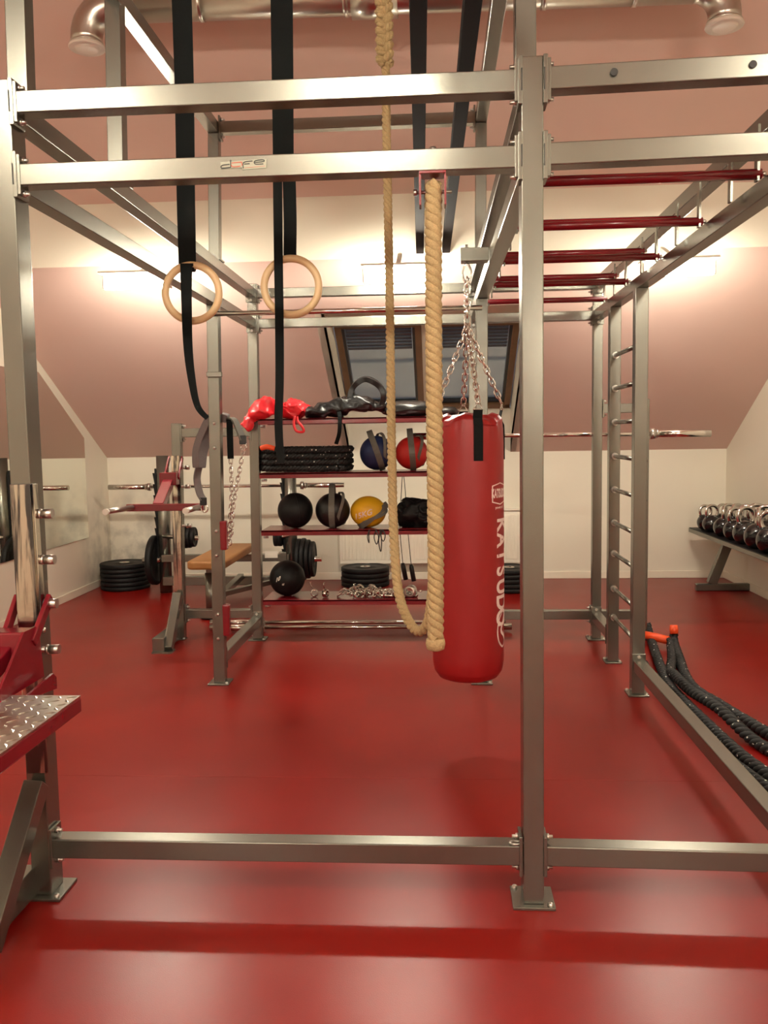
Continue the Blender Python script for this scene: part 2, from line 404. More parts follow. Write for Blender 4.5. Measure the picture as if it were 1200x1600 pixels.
for i, (a, b) in enumerate(((OX0+.01, -.135), (-.045, OX1-.01))):
    fr = MB(); o0 = Vector((0, YB, WB))
    def wp(x, t, n): return Vector((x, 0, 0))+o0+wd*t+wn*n
    fw_ = .055
    for (x0, x1, t0, t1) in ((a, a+fw_, .02, wl-.02), (b-fw_, b, .02, wl-.02), (a, b, .02, .02+fw_*1.2), (a, b, wl-.02-fw_, wl-.02)):
        fr.quadbox([wp(x0, t0, -.05), wp(x1, t0, -.05), wp(x1, t1, -.05), wp(x0, t1, -.05), wp(x0, t0, .02), wp(x1, t0, .02), wp(x1, t1, .02), wp(x0, t1, .02)])
    f = struct('window_%d' % (i+1), fr, WOODF, None, .004)
    sa = MB(); g = .022
    x0, x1, t0, t1 = a+fw_, b-fw_, .02+fw_*1.2, wl-.02-fw_
    for (p, q, r, t) in ((x0, x0+g, t0, t1), (x1-g, x1, t0, t1), (x0, x1, t0, t0+g), (x0, x1, t1-g, t1)):
        sa.quadbox([wp(p, r, -.05), wp(q, r, -.05), wp(q, t, -.05), wp(p, t, -.05), wp(p, r, -.005), wp(q, r, -.005), wp(q, t, -.005), wp(p, t, -.005)])
    build('sash', sa, mat('dark_sash', (.03, .03, .032, 1), .4), f)
    pa = MB(); pa.quadbox([wp(x0, t0, -.04), wp(x1, t0, -.04), wp(x1, t1, -.04), wp(x0, t1, -.04), wp(x0, t0, -.032), wp(x1, t0, -.032), wp(x1, t1, -.032), wp(x0, t1, -.032)])
    build('pane', pa, GLASS, f)
    bl = MB()
    for k in range(7):
        t = t1-.03-k*.045
        bl.quadbox([wp(x0+.03, t-.045, -.028), wp(x1-.03, t-.045, -.028), wp(x1-.03, t, -.02), wp(x0+.03, t, -.02), wp(x0+.03, t-.045, -.024), wp(x1-.03, t-.045, -.024), wp(x1-.03, t, -.012), wp(x0+.03, t, -.012)])
    build('blind', bl, mat('blue_grey_blind', (.10, .11, .135, 1), .7), f)
for nm, P in (('baseboard_back', [(XL_, YB-.006, .035), (XR_, YB-.006, .035)]), ('baseboard_left', [(XL_+.006, YN, .035), (XL_+.006, YB, .035)]), ('baseboard_right', [(XR_-.006, YN, .035), (XR_-.006, YB, .035)])):
    mb = MB(); mb.bar(P[0], P[1], .012, .07, side=(0, 1, 0) if nm.endswith('back') else (1, 0, 0)); struct(nm, mb, SKIRT, None, .004)
struct('trim_2', MB().box((.3, 3.42, .0004), (5.2, .003, .0009)), SEAM)
# roof ties running from the far band to the near one
for k, (x0, y0, x1, y1) in enumerate(((-.04, 2.3, -.115, YC), (.115, 2.3, .062, YC))):
    dx = (x1-x0)/(y1-y0); xs = x0+(YC2-y0)*dx
    struct('trim_%d' % (k+3), MB().bar((xs, YC2, 2.65), (x1, y1, 2.65), .052, .06, side=(1, 0, 0)), STEEL2, None, .003)
# mirror on the left wall, its top corner cut along the slope
mr = MB().poly([(XL_+.004, .6, .50), (XL_+.004, 7.75, .50), (XL_+.004, 7.75, 1.415), (XL_+.004, 6.9, 1.955), (XL_+.004, .6, 1.955)], (.006, 0, 0))
mo = build('wall_mirror', mr, MIRROR); tag(mo, 'large frameless mirror on the left wall, corner cut along the slope', 'mirror')
# radiator
t = thing('radiator', 'white ribbed panel radiator under the roof windows', 'radiator', (-.1, 8.2, .18))
mb = MB(); mb.box((-.1, 8.2, .42), (1.72, .05, .50)); build('panel', mb, ENAM, t, .006)
mb = MB()
for k in range(50):
    mb.box((-.93+k*.0339, 8.173, .42), (.017, .012, .42))
build('ribs', mb, ENAM, t, .003)
build('grille', MB().box((-.1, 8.2, .68), (1.72, .09, .014)), ENAM, t)
for x in (-.7, .5): build('wall_bracket', MB().box((x, 8.26, .42), (.04, .076, .3)), ENAM, t)
# ventilation duct under the roof
t = thing('ventilation_duct', 'round metal ventilation duct running under the ceiling', 'duct', (-.2, 4.6, 3.6))
DA, DB = Vector((-1.66, 4.6, 3.635)), Vector((1.29, 4.6, 3.60))
build('pipe', MB().cyl(DA, DB, .082, 32), ALU, t)
for x in (-1.2, -.45, -.2, .55, 1.0):
    p = DA.lerp(DB, (x-DA.x)/(DB.x-DA.x)); build('joint_ring', MB().cyl(p-Vector((.012, 0, 0)), p+Vector((.012, 0, 0)), .087, 32), ALU, t)
build('tee_piece', MB().cyl(DA.lerp(DB, .42), DA.lerp(DB, .50), .1, 32), ALU, t)
for s_, E_, nm in ((-1, DA, 'l'), (1, DB, 'r')):
    C = E_+Vector((0, 0, -.15)); pts = [C+Vector((s_*.15*math.sin(a), 0, .15*math.cos(a))) for a in [i*PI/2/10 for i in range(11)]]
    pts.append(pts[-1]+Vector((0, 0, -.03)))
    el = build('elbow', MB().tube(pts, .08, 28), ALU, t)
    e = pts[-1]
    build('ring', MB().torus(e, .08, .006, (0, 0, 1)), ALU, el)
    df = MB().lathe([(.0, -.035), (.05, -.033), (.062, -.028), (.066, -.02), (.09, -.026), (.094, -.02), (.088, -.006), (.078, 0), (.0, 0)], e)
    build('air_valve', df, CREAM, t)
for x in (-1.0, .9): build('hanger_rod', MB().cyl((x, 4.6, 3.7), (x, 4.6, ZT+SL*(YC-4.6)+.02), .005, 8), ZINC, t)

# lamps, with the added fill lights behind the camera
def lamp(loc, tilt, m, label, arm, L=.42):
    """slim tube fixture: two end caps, a wide light-blocking spine and a glowing tube all around"""
    p = Vector(loc); t = thing('ceiling_or_fill_lamp', label, 'lamp', loc)
    build('diffuser', MB().box(p, (L, .055, .085)), m, t, .02, seg=3)
    for s_ in (-1, 1): build('end_cap', MB().box(p+Vector((s_*(L/2+.006), 0, 0)), (.012, .055, .085)), PAPER, t, .005)
    build('spine', MB().box(p+Vector((0, 0, .055)), (L+.04, .17 if m is LAMPM else .52, .015)), PAPER, t, .004)  # plate widened to keep lamp light off the ceiling
    build('mounting_arm', MB().bar(p+Vector((0, .035, .055)), p+Vector(arm), .03, .03), PAPER, t)
    return t
for p, w in zip(LAMPS_FAR, ('left, in front of the pink slope', 'middle, behind the hanging ropes', 'right, behind the monkey bars')):
    lamp(p, .35, LAMPM, 'bright lamp at the top of the far slope, ' + w, (0, .40, .20))
for p, w in zip(LAMPS_NEAR, ('left', 'middle', 'right')):
    lamp(p, 0, LAMPN, 'glowing lamp overhead near the photographer, ' + w + ' one', (0, 0, .97))
for p, w in zip(LAMPS_FILL, ('left', 'right')):
    lamp(p, 0, LAMPFILL, 'added fill light behind the photographer, ' + w + ' one', (0, .68, -.3))

# ------------------------------------------------------------------ the training rig
XLf = lambda y: -1.230-.009*(y-2.5)
XMf = lambda y: .265-.012*(y-2.5)
XR = 1.04
RX = XR+.0
YFt, YMd, YBk = 2.495, 4.775, 5.83
S = .060
rig = thing('training_rig', 'large silver-grey steel training rig with monkey bars, ladder and red shelves', 'gym rig', (0, 4.2, 0))
def upright(x, y, z0, z1, w=S, base=True, name='upright', x1=None, plate=.12, d=None):
    o = build(name, MB().bar((x, y, z0), (x if x1 is None else x1, y, z1), w, d or w, side=(1, 0, 0)), STEEL, rig, .003)
    if base and z0 < .05:
        build('base_plate', MB().box((x, y, .005), (plate, plate, .01)), STEEL, o, .002)
        for i in (-1, 1):
            build('anchor_bolt', MB().lathe([(.009, 0), (.009, .006), (.006, .009), (0, .009)], (x+i*plate*.39, y-i*plate*.39, .01), seg=8), ZINC, o)
    return o
def beam(a, b, name='beam', w=S, h=S, m=None, fl=True):
    a, b = Vector(a), Vector(b); d = (b-a).normalized()
    sd = Vector((d.y, -d.x, 0))
    o = build(name, MB().bar(a, b, w, h, side=sd), m or STEEL, rig, .003)
    if fl:
        for e, s_ in ((a, 1), (b, -1)):
            c = e+d*(s_*.006)
            fp = MB().bar(c-d*.005, c+d*.005, w+.012, h+.062, side=sd)
            build('flange', fp, STEEL, o, .002)
            for k in (-1, 1):
                q = c+Vector((0, 0, k*(h/2+.017)))
                bo = MB().cyl(q-d*(.004*s_), q+d*(s_*.024), .0055, 8); bo.cyl(q+d*(s_*.005), q+d*(s_*.013), .0095, 6)
                build('bolt', bo, ZINC, o)
    return o
H = S/2
ZLO, ZHI, ZFL = 2.155, 2.355, .157
FL = upright(XLf(YFt), YFt+.0125, .01, 2.418, d=.085, plate=.13); FR = upright(.2665, YFt+.0125, .01, 2.418, x1=.2635, d=.085, plate=.125)
FRR = upright(1.07, YFt-.02, .01, 2.418, d=.085, plate=.125)
ML = upright(-1.262, YMd, .01, ZLO-H, x1=-1.232, w=.064); MM = upright(.226, 4.80, .01, ZLO-H, x1=.24, w=.064)
BL = upright(-1.265, YBk, .01, 2.418, x1=-1.235, w=.064); BM = upright(.225, YBk, .01, 2.418, x1=.235); BR = upright(1.046, YBk, .01, 2.418)
LF = upright(1.04, 5.24, .01, ZLO-H, w=.064, plate=.10); LN = upright(1.04, 4.58, .01, ZLO-H, w=.066, plate=.11)
for z in (ZLO, ZHI):
    beam((XLf(YFt)+H, YFt, z), (.265-H, YFt, z))
    beam((.265+H, YFt, z+.004), (1.07-H, YFt-.03, z+.004))
    beam((-1.235+H, YBk, z), (.235-H, YBk, z)); beam((.235+H, YBk, z), (1.046-H, YBk, z))
    beam((XLf(YFt), YFt+H, z), (-1.24, YBk-H, z)); beam((XMf(YFt), YFt+H, z), (.235, YBk-H, z)); beam((1.055, YFt, z), (1.045, YBk-H, z))
beam((XLf(YFt)+H, YFt, ZFL), (.265-H, YFt, ZFL)); beam((.265+H, YFt, ZFL), (1.05, YFt-.02, ZFL))
beam((-1.262, YMd+H, .14), (-1.262, YBk-H, .14)); beam((1.042, YBk-H, .165), (1.04, 5.24+H, .165)); beam((1.04, 4.58-H, .168), (1.052, YFt+H, .168))
beam((.225+H, YBk, .17), (1.046-H, YBk, .17)); beam((1.046+H, YBk, .17), (1.355-H, YBk, .17), fl=False)
beam((-1.80+H, YBk, .184), (-1.265-H, YBk, .184))
# holes in the right front beams
for x, z, y in ((.480, ZHI+.006, -.009), (.840, ZHI+.006, -.021)): build('hole_plug', MB().cyl((x, YFt+y-H-.006, z), (x, YFt+y-H+.004, z), .010, 16), INK, rig)
# connectors on the two front uprights
for x in (XLf(YFt), .265):
    for z in (ZLO, ZHI):
        cp = MB()
        for s_ in (-1, 1):
            cp.box((x+s_*(H+.004), YFt-.004, z), (.012, .066, .128))
            if not (s_ < 0 and x < 0): cp.box((x+s_*(H+.013), YFt-H+.002, z), (.012, .010, .112))
        c = build('connector', cp, STEEL, rig, .0015)
        for s_ in (-1, 1): build('slot', MB().box((x+s_*(H+.0005), YFt-H-.0078, z), (.003, .002, .058)), INK, c)
for s_ in (1, -1):
    pass
build('eyelet', MB().torus((.215, YFt-.012, ZFL+H+.002), .017, .0035, (0, .2, 1), 24, 8), ZINC, rig)
# upper tier
P1 = build('upper_post', MB().bar((XLf(2.56), 2.605, ZHI+H), (XLf(2.56)+.012, 2.605, 3.07), S, S, side=(1, 0, 0)), STEEL, rig, .003)
P1b = build('upper_post', MB().bar((.257, 2.605, ZHI+H), (.257, 2.605, 3.07), S, S, side=(1, 0, 0)), STEEL, rig, .003)
P2 = build('upper_post', MB().bar((-1.238, 3.40, ZHI+H), (-1.222, 3.40, 3.07), S, S, side=(1, 0, 0)), STEEL, rig, .003)
P3 = build('upper_post', MB().bar((-1.240, 4.88, ZHI+H), (-1.222, 4.88, 3.07), S, S, side=(1, 0, 0)), STEEL, rig, .003)
P4 = build('upper_post', MB().bar((.238, 4.88, ZHI+H), (.246, 4.88, 3.07), S, S, side=(1, 0, 0)), STEEL, rig, .003)
for q, (x, y) in ((P1, (XLf(2.56), 2.605)), (P1b, (.257, 2.605)), (P2, (-1.238, 3.4)), (P3, (-1.24, 4.88)), (P4, (.238, 4.88))):
    build('foot_plate', MB().box((x, y+.01, ZHI+H+.005), (.075, .11, .01)), STEEL, q, .001)
beam((-1.225, 2.53, 3.10), (-1.222, 4.88+H, 3.10), 'upper_beam', fl=False)
beam((.258, 2.53, 3.10), (.246, 4.88+H, 3.10), 'upper_beam', fl=False)
beam((-1.222+H, 4.88, 3.10), (.246-H, 4.88, 3.10), 'upper_beam')
beam((-1.222+H, 3.33, 3.10), (.254-H, 3.33, 3.10), 'upper_beam')
beam((-1.222+H, 2.57, 3.10), (.254-H, 2.57, 3.10), 'upper_beam', fl=False)
# monkey bars, low and high ones in turn, on flat hangers
MY = [2.85, 3.10, 3.457, 3.77, 4.11, 4.40, 4.76, 5.06, 5.36]
for i, y in enumerate(MY):
    z = 2.192 if i % 2 == 0 else 2.275
    for x in (.31, 1.0): build('bar_hanger', MB().box((x, y, (ZLO+H+ZHI-H)/2), (.008, .028, ZHI-ZLO-S+.03)), STEEL, rig)
    if i != 1:
        b_ = build('monkey_bar', MB().cyl((.30, y, z), (1.012, y, z), .0165, 18), RED, rig)
        bo = MB()
        for x, s_ in ((1.012, 1),): bo.cyl((x, y, z), (x+.014, y, z), .008, 8)
        build('bolt', bo, ZINC, b_)
# ladder rungs
for z in (1.843, 1.65, 1.452, 1.252, 1.054, .856, .671, .458, .282):
    r_ = build('ladder_rung', MB().cyl((1.04, 4.60, z), (1.04, 5.22, z), .0125, 14), STEEL, rig)
    build('weld_collar', MB().cyl((1.04, 5.195, z), (1.04, 5.208, z), .02, 14), ZINC, r_)
# pull-up bar
build('pull_up_bar', MB().cyl((-1.25, 4.74, 2.075), (.24, 4.76, 2.075), .014, 16), CHROME, rig)
# heavy bag arm
ar = build('bag_arm', MB().bar((.100, 3.8, 2.158), (.22, 3.8, 2.158), .07, .056, side=(0, 1, 0)), STEEL, rig, .002)
bo = MB().cyl((.128, 3.8, 2.186), (.128, 3.8, 2.205), .006, 8); bo.cyl((.128, 3.8, 2.186), (.128, 3.8, 2.194), .011, 6); build('bolt', bo, ZINC, ar)
# small lug and bolts on the mid left upright
build('lug', MB().box((-1.228, YMd-.045, 1.745), (.085, .02, .028)), STEEL, rig, .002)
for z, in ((1.48,), (1.343,), (.878,), (.741,), (.405,), (.265,)):
    x = -1.262+(z/2.125)*.03
    build('bolt', MB().lathe([(.009, 0), (.009, .005), (.005, .008), (0, .008)], (x, YMd-.032, z), (0, -1, 0), 10), ZINC, rig)
for z0, z1 in ((.77, .935), (.28, .46)):
    build('red_bumper', MB().box((-1.212, YMd-.012, (z0+z1)/2), (.038, .05, z1-z0)), RED, rig, .008)
# shelves
SHZ = [1.518, 1.156, .768, .292]
for z in SHZ:
    mb = MB(); mb.box((-.508, 5.915, z-.006), (1.40, .33, .012)); mb.box((-.508, 5.756, z-.018), (1.40, .012, .036)); mb.box((-.508, 6.074, z-.018), (1.40, .012, .036))
    sh = build('shelf', mb, RED, rig, .002)
    bo = MB()
    bo.cyl((-1.20, 5.79, z-.05), (-1.165, 5.79, z-.05), .0085, 8); build('bolt', bo, ZINC, sh)
# left rack section
LR = upright(-1.81, YBk, .01, 1.50, x1=-1.785, w=.062, plate=.07)
beam((-1.785+H, YBk, 1.435), (-1.235-H, YBk, 1.435))
build('polished_cladding', MB().bar((-1.808, YBk-.036, .345), (-1.79, YBk-.036, 1.282), .060, .010, side=(1, 0, 0)), PAINTED_REFL, rig, .002)
build('foot_beam', MB().box((-1.845, 5.67, .055), (.078, .46, .09)), STEEL, rig, .003)
build('foot_brace', MB().bar((-1.800, 5.76, .33), (-1.787, 5.47, .02), .056, .06, side=(1, 0, 0)), STEEL, rig, .003)
build('foot_plate', MB().box((-1.82, 5.47, .006), (.13, .09, .012)), STEEL, rig)
def pins(x, y, zs, L):
    for z in zs:
        pn = MB().cyl((x-.075, y, z), (x+L, y, z), .009, 12); pn.cyl((x+L, y, z), (x+L+.028, y, z), .0145, 16); pn.torus((x+L-.008, y, z), .010, .005, (1, 0, 0), 16, 8)
        build('catch_pin', pn, ZINC, rig)
pins(-1.74, YBk-.02, (1.20, 1.07, .80), .012)
# front left station: polished cladding, foot
xf = XLf(YFt)
build('polished_cladding', MB().bar((xf+.010, YFt-.037, .40), (xf+.004, YFt-.037, 1.273), .062, .012, side=(1, 0, 0)), PAINTED_REFL, rig, .002)
build('polished_cladding', MB().bar((xf+H+.012, YFt-.018, .86), (xf+H+.006, YFt-.018, 1.273), .008, .030, side=(1, 0, 0)), PAINTED_REFL, rig, .002)
build('foot_brace', MB().bar((xf+.008, YFt-.042, .37), (xf-.01, 2.16, .02), .058, .06, side=(1, 0, 0)), STEEL, rig, .003)
build('foot_beam', MB().box((xf-.055, 2.27, .055), (.075, .42, .09)), STEEL, rig, .003)
pins(xf+.042, YFt-.005, (1.183, 1.045, .912, .772), .012)
for z in (.83, .55): build('bolt', MB().lathe([(.008, 0), (.008, .006), (0, .008)], (xf+H+.002, YFt, z), (1, 0, 0), 10), ZINC, rig)
# right rack section
RR = upright(1.352, YBk, .01, 1.608, w=.058, plate=.09)
beam((1.046+H, YBk, 1.55), (1.352-H, YBk, 1.55))
for z in (1.20, 1.07, .94): build('hole_plug', MB().cyl((1.362, YBk-.032, z), (1.362, YBk-.026, z), .009, 12), INK, rig)
jc = MB(); jc.box((1.352, YBk+.075, 1.345), (.05, .10, .02)); jc.box((1.352, YBk+.13, 1.37), (.05, .012, .07)); jc.box((1.352, YBk+.035, 1.37), (.05, .012, .12))
build('bar_cup', jc, PAPER, rig, .002)
jc = MB(); jc.box((.225, YBk+.075, 1.345), (.05, .10, .02)); jc.box((.225, YBk+.13, 1.37), (.05, .012, .07)); jc.box((.225, YBk+.035, 1.37), (.05, .012, .12))
build('bar_cup', jc, PAPER, rig, .002)
# maker's sticker "dafe" on the front beam
px = YFt/1350*.985
sx, sz = -.602, 2.166
def SP(u, v, o=.0012): return Vector((sx+(u/12)*px, YFt-H-.0012-o, sz-(v/12)*px+ (u/12)*px*.034))
def stroke(mb, pts, w=.0026):
    P = spline([SP(u, v) for u, v in pts], 4) if len(pts) > 2 else [SP(u, v) for u, v in pts]
    mb.ribbon(P, w, .0008, (0, 0, 1) if 0 else [Vector((-(P[min(i+1, len(P)-1)]-P[max(i-1, 0)]).z, 0, (P[min(i+1, len(P)-1)]-P[max(i-1, 0)]).x)) for i in range(len(P))])
st = build('maker_sticker', MB().poly([SP(0, -10, 0), SP(860, -10, 0), SP(850, 150, 0), SP(400, 150, 0), (SP(400, 112, 0)), SP(0, 112, 0)], (0, -.0006, 0)), mat('sticker_silver', srgb(150, 147, 130), .4, .3), rig)
mb = MB()
stroke(mb, [(170, 40), (60, 45), (15, 60), (10, 85), (40, 100), (190, 95)]); stroke(mb, [(190, -40), (190, 95)])
stroke(mb, [(425, 130), (420, 60), (440, 25), (500, 12), (600, 12)]); stroke(mb, [(440, 55), (545, 55)])
stroke(mb, [(640, 40), (800, 35), (815, 15), (780, 3), (680, 5), (635, 22), (635, 55), (670, 72), (800, 75)])
build('lettering', mb, INK, st)
mb = MB()
stroke(mb, [(205, 20), (380, 15), (398, 30), (400, 80)]); stroke(mb, [(205, 50), (220, 85), (300, 92), (370, 85)])
build('red_letter', mb, REDINK, st)
mb = MB(); stroke(mb, [(440, 122), (830, 116)], .0009); build('small_line', mb, REDINK, st)

# ------------------------------------------------------------------ step platform hooked on the near left upright
t = thing('step_platform', 'red steel hook-on step with shiny diamond plate tread', 'platform', (-1.25, 2.2, .7))
PZ = .70; X1, X0, Y1, Y0 = -.985, -1.60, 2.255, 1.62
build('frame', MB().box(((X0+X1)/2, (Y0+Y1)/2, PZ-.022), (X1-X0, Y1-Y0, .040)), RED2, t, .003)
tr = MB().box(((X0+X1)/2, (Y0+Y1)/2, PZ+.0005), (X1-X0-.002, Y1-Y0-.002, .005))
TREAD = mat('tread_plate', (.55, .52, .46, 1), .28, 1, 30, .2)
pl = build('tread', tr, TREAD, t)
k = 0; mb = MB()
ny, nx = 19, 18
for iy in range(ny):
    for ix in range(nx):
        x = X0+.02+ix*.034; y = Y0+.02+iy*.033
        if x > X1-.012 or y > Y1-.012: continue
        a = .62 if (ix+iy) % 2 else -.95
        R = Matrix.Rotation(a, 3, 'Z'); c = Vector((x, y, PZ+.003)); P = []
        for (u, v, w) in ((-.015, 0, 0), (0, -.0052, 0), (.015, 0, 0), (0, .0052, 0)): P.append(c+R @ Vector((u, v, w)))
        T = [c+R @ Vector((-.008, 0, .0022)), c+R @ Vector((.008, 0, .0022))]
        vv = [mb.b.verts.new(p) for p in P+T]
        for f in ((0, 1, 5, 4), (1, 2, 5), (2, 3, 4, 5), (3, 0, 4)): mb.b.faces.new([vv[q] for q in f])
build('tread_pattern', mb, TREAD, pl)
hx = -1.225
build('hub', MB().box((hx-.015, 2.375, .815), (.115, .075, .085)), RED2, t, .006)
build('neck', MB().bar((hx-.03, 2.36, .80), (hx-.05, 2.10, PZ), .075, .05, side=(1, 0, 0)), RED2, t, .004)
build('side_plate', MB().poly([(hx+.038, 2.43, .86), (hx+.038, 2.45, .70), (hx+.038, 2.25, PZ), (hx+.038, 2.15, PZ), (hx+.038, 2.34, .86)], (.008, 0, 0)), RED2, t, .001)
for s_ in (-1, 1):
    build('hook_arm', MB().bar((hx+s_*.045, 2.39, .815), (hx+s_*.050, 2.505, .93), .014, .032, side=(1, 0, 0)), RED2, t, .003)
build('gusset', MB().poly([(hx+.078, 2.24, PZ-.01), (hx+.078, 2.46, PZ-.04), (hx+.078, 2.46, PZ-.005), (hx+.078, 2.44, PZ+.012)], (-.008, 0, 0)), RED2, t)

# dip handles hooked on the far left rack post
t = thing('dip_handle_attachment', 'red steel dip bar with two grey handles on the far left rack post', 'dip bar', (-1.79, 5.6, .96))
hx = -1.80
build('crossbar', MB().box((-1.745, 5.40, .962), (.50, .05, .045)), RED2, t, .004)
build('hub', MB().box((-1.81, 5.70, 1.13), (.115, .08, .085)), RED2, t, .005)
build('neck', MB().bar((-1.81, 5.68, 1.11), (-1.805, 5.44, .965), .07, .05, side=(1, 0, 0)), RED2, t, .004)
for s_ in (-1, 1):
    build('hook_arm', MB().bar((-1.80+s_*.05, 5.72, 1.13), (-1.80+s_*.045, 5.83, 1.27), .012, .03, side=(1, 0, 0)), RED2, t, .002)
for x, dx in ((-1.955, -.055), (-1.52, .0)):
    h = build('handle', MB().cyl((x, 5.38, .965), (x+dx, 5.09, .964), .017, 16), ZINC, t)
    build('end_cap', MB().cyl((x+dx, 5.09, .964), (x+dx, 5.07, .964), .019, 16), PAPER, h)

# ------------------------------------------------------------------ ropes
braid_top = []
th = thing('thin_climbing_rope', 'thinner sisal rope with braided top, looped up at its lower end', 'rope', (-.17, 3.33, 2.9))
RY = 3.33
zb0, zb1 = 3.14, 2.80
strs = []
bm_ = MB()
for k in range(3):
    P = []
    for i in range(70):
        z = 3.16-(3.16-2.765)*i/69; ph = 2*PI*(k/3)+i*.36
        P.append(Vector((-.185+.020*math.sin(ph), RY-.005+.012*math.sin(2*ph), z)))
    bm_.rope(P, .0155, .05, .008, 3, 6)
bm_.tube(spline([(-.185, RY-.01, 3.10), (-.185, RY-.05, 3.15), (-.185, RY, 3.185), (-.185, RY+.05, 3.13), (-.185, RY+.02, 3.05)], 6), .019, 10)
build('braided_top', bm_, SISAL, th)
pth = spline([(-.182, RY, 2.80), (-.183, RY, 2.5), (-.178, 3.28, 1.9), (-.172, 3.15, 1.4), (-.158, 2.95, 1.05), (-.135, 2.83, .86), (-.085, 2.74, .775), (-.045, 2.68, .80), (-.026, 2.64, .90), (-.018, 2.62, 1.05), (-.012, 2.60, 1.5), (-.006, 2.59, 1.95), (-.004, 2.56, 2.10)], 10)
build('rope_length', MB().rope(pth, .0165, .066, .0075), SISAL, th)
tk = thing('thick_climbing_rope', 'thick sisal climbing rope hanging from a red bracket on the front beam', 'rope', (-.01, YFt, 2.1))
pt = [(-.008, YFt-.0, 2.10), (-.010, YFt, 1.9), (-.012, YFt+.005, 1.5), (-.012, YFt+.01, 1.1), (-.016, YFt+.012, .80)]
build('rope_length', MB().rope(spline(pt, 10), .0245, .072, .008), SISAL, tk)
build('rope_end', MB().lathe([(.012, .006), (.027, .004), (.029, -.01), (.026, -.026), (.012, -.032), (0, -.032)], (-.016, YFt+.012, .795), seg=18), SISAL, tk)
mb = MB(); mb.box((-.010, YFt, ZLO-H-.003), (.074, .062, .007))
for s_ in (-1, 1): mb.box((-.010+s_*.035, YFt, ZLO-H-.045), (.006, .05, .09))
br = build('hanging_bracket', mb, RED, tk, .001)
build('cross_bolt', MB().cyl((-.062, YFt, 2.075), (.044, YFt, 2.075), .005, 8).cyl((-.064, YFt, 2.075), (-.054, YFt, 2.075), .009, 6), ZINC, br)
build('top_nut', MB().cyl((-.008, YFt, ZLO+H), (-.008, YFt, ZLO+H+.012), .009, 6), ZINC, br)

# gymnastic rings on straps
RYY = 3.27
def ring_thing(x, z, label, strands):
    t = thing('gymnastic_ring', label, 'gymnastic ring', (x, RYY, z), 'gymnastic rings')
    build('wooden_ring', MB().torus((x, RYY, z), .103, .0142, (0, 1, .04), 56, 14), WOODR, t)
    for pts, w in strands:
        P = spline(pts, 8)
        n = len(P)
        ww = [w[0]+(w[1]-w[0])*i/(n-1) for i in range(n)] if isinstance(w, tuple) else w
        build('strap', MB().ribbon(P, ww, .004, (1, 0, 0)), FAB, t)
    return t
xa = -.905
ring_thing(xa-.018, 1.945, 'left wooden gymnastic ring on a wide black strap with a long loose tail', [
    ([(-.918, 3.25, 3.14), (-.920, 3.25, 2.7), (-.930, 3.255, 2.3), (-.935, 3.26, 2.05)], (.074, .066)),
    ([(-.935, 3.246, 2.05), (-.938, 3.244, 1.94), (-.938, 3.24, 1.75), (-.928, 3.24, 1.62), (-.908, 3.235, 1.52), (-.868, 3.22, 1.473)], (.046, .018)),
    ([(-.930, 3.285, 2.06), (-.930, 3.29, 2.04), (-.930, 3.27, 2.025), (-.930, 3.25, 2.05)], .04)])
ring_thing(-.545, 1.958, 'right wooden gymnastic ring on two black strap strands, tail reaching the shelf rope', [
    ([(-.549, 3.25, 3.14), (-.555, 3.25, 2.7), (-.562, 3.255, 2.34)], (.082, .076)),
    ([(-.542, 3.262, 2.36), (-.542, 3.262, 2.2), (-.546, 3.262, 2.07), (-.546, 3.285, 2.055)], .048),
    ([(-.583, 3.250, 2.36), (-.586, 3.244, 2.1), (-.588, 3.235, 1.8), (-.592, 3.23, 1.6), (-.600, 3.23, 1.45), (-.597, 3.235, 1.30)], (.034, .030))])

# ------------------------------------------------------------------ punching bag
t = thing('punching_bag', 'red cylindrical punching bag with KATSUDO lettering hanging on chains', 'punching bag', (.13, 3.8, .3))
BX, BY, BR_ = .130, 3.80, .157
lean = Vector((-.012, 0, -1.17))
prof_ = [(0, 1.480), (.05, 1.482), (.10, 1.478), (.128, 1.468), (.143, 1.450), (.147, 1.42), (.149, 1.30), (.152, 1.1), (.155, .8), (.157, .50), (.157, .40), (.150, .355), (.132, .328), (.10, .315), (.05, .310), (0, .310)]
P = []
for (a, b) in zip(prof_, prof_[1:]):
    for k in range(4): P.append((a[0]+(b[0]-a[0])*k/4, a[1]+(b[1]-a[1])*k/4))
P.append(prof_[-1])
def bagpt(an, z, r): return Vector((BX+.004-(1.48-z)*.012+r*math.sin(an), BY-r*math.cos(an), z))
mb = MB(); rings = []; seg = 72
for (r, z) in P:
    ring = []
    for k in range(seg):
        an = 2*PI*k/seg
        wr = 0
        if z > 1.36 and r > .05:
            q = (z-1.36)/.12
            wr = -.007*q*abs(math.sin(an*9+1.3*math.sin(an*2)))+.003*q*math.sin(an*23)
        rr = max(r+wr+.0015*noise.noise(Vector((math.sin(an)*3, math.cos(an)*3, z*6))), 0)
        if r == 0: rr = 0
        ring.append(mb.b.verts.new(bagpt(an, z+(.012*math.cos(an*4+.6) if (z > 1.44 and r > .09) else 0), rr)))
    rings.append(ring)
for A, B in zip(rings, rings[1:]):
    for k in range(seg): mb.b.faces.new([A[k], A[(k+1) % seg], B[(k+1) % seg], B[k]]).smooth = True
bmesh.ops.remove_doubles(mb.b, verts=mb.b.verts[:], dist=1e-5)
bag = build('body', mb, BAGR, t)
def rad(z):
    for (a, b) in zip(prof_[3:], prof_[4:]):
        if b[1] <= z <= a[1]: return b[0]+(a[0]-b[0])*(z-b[1])/(a[1]-b[1])
    return .15
HK = Vector((.128, 3.8, 1.87))
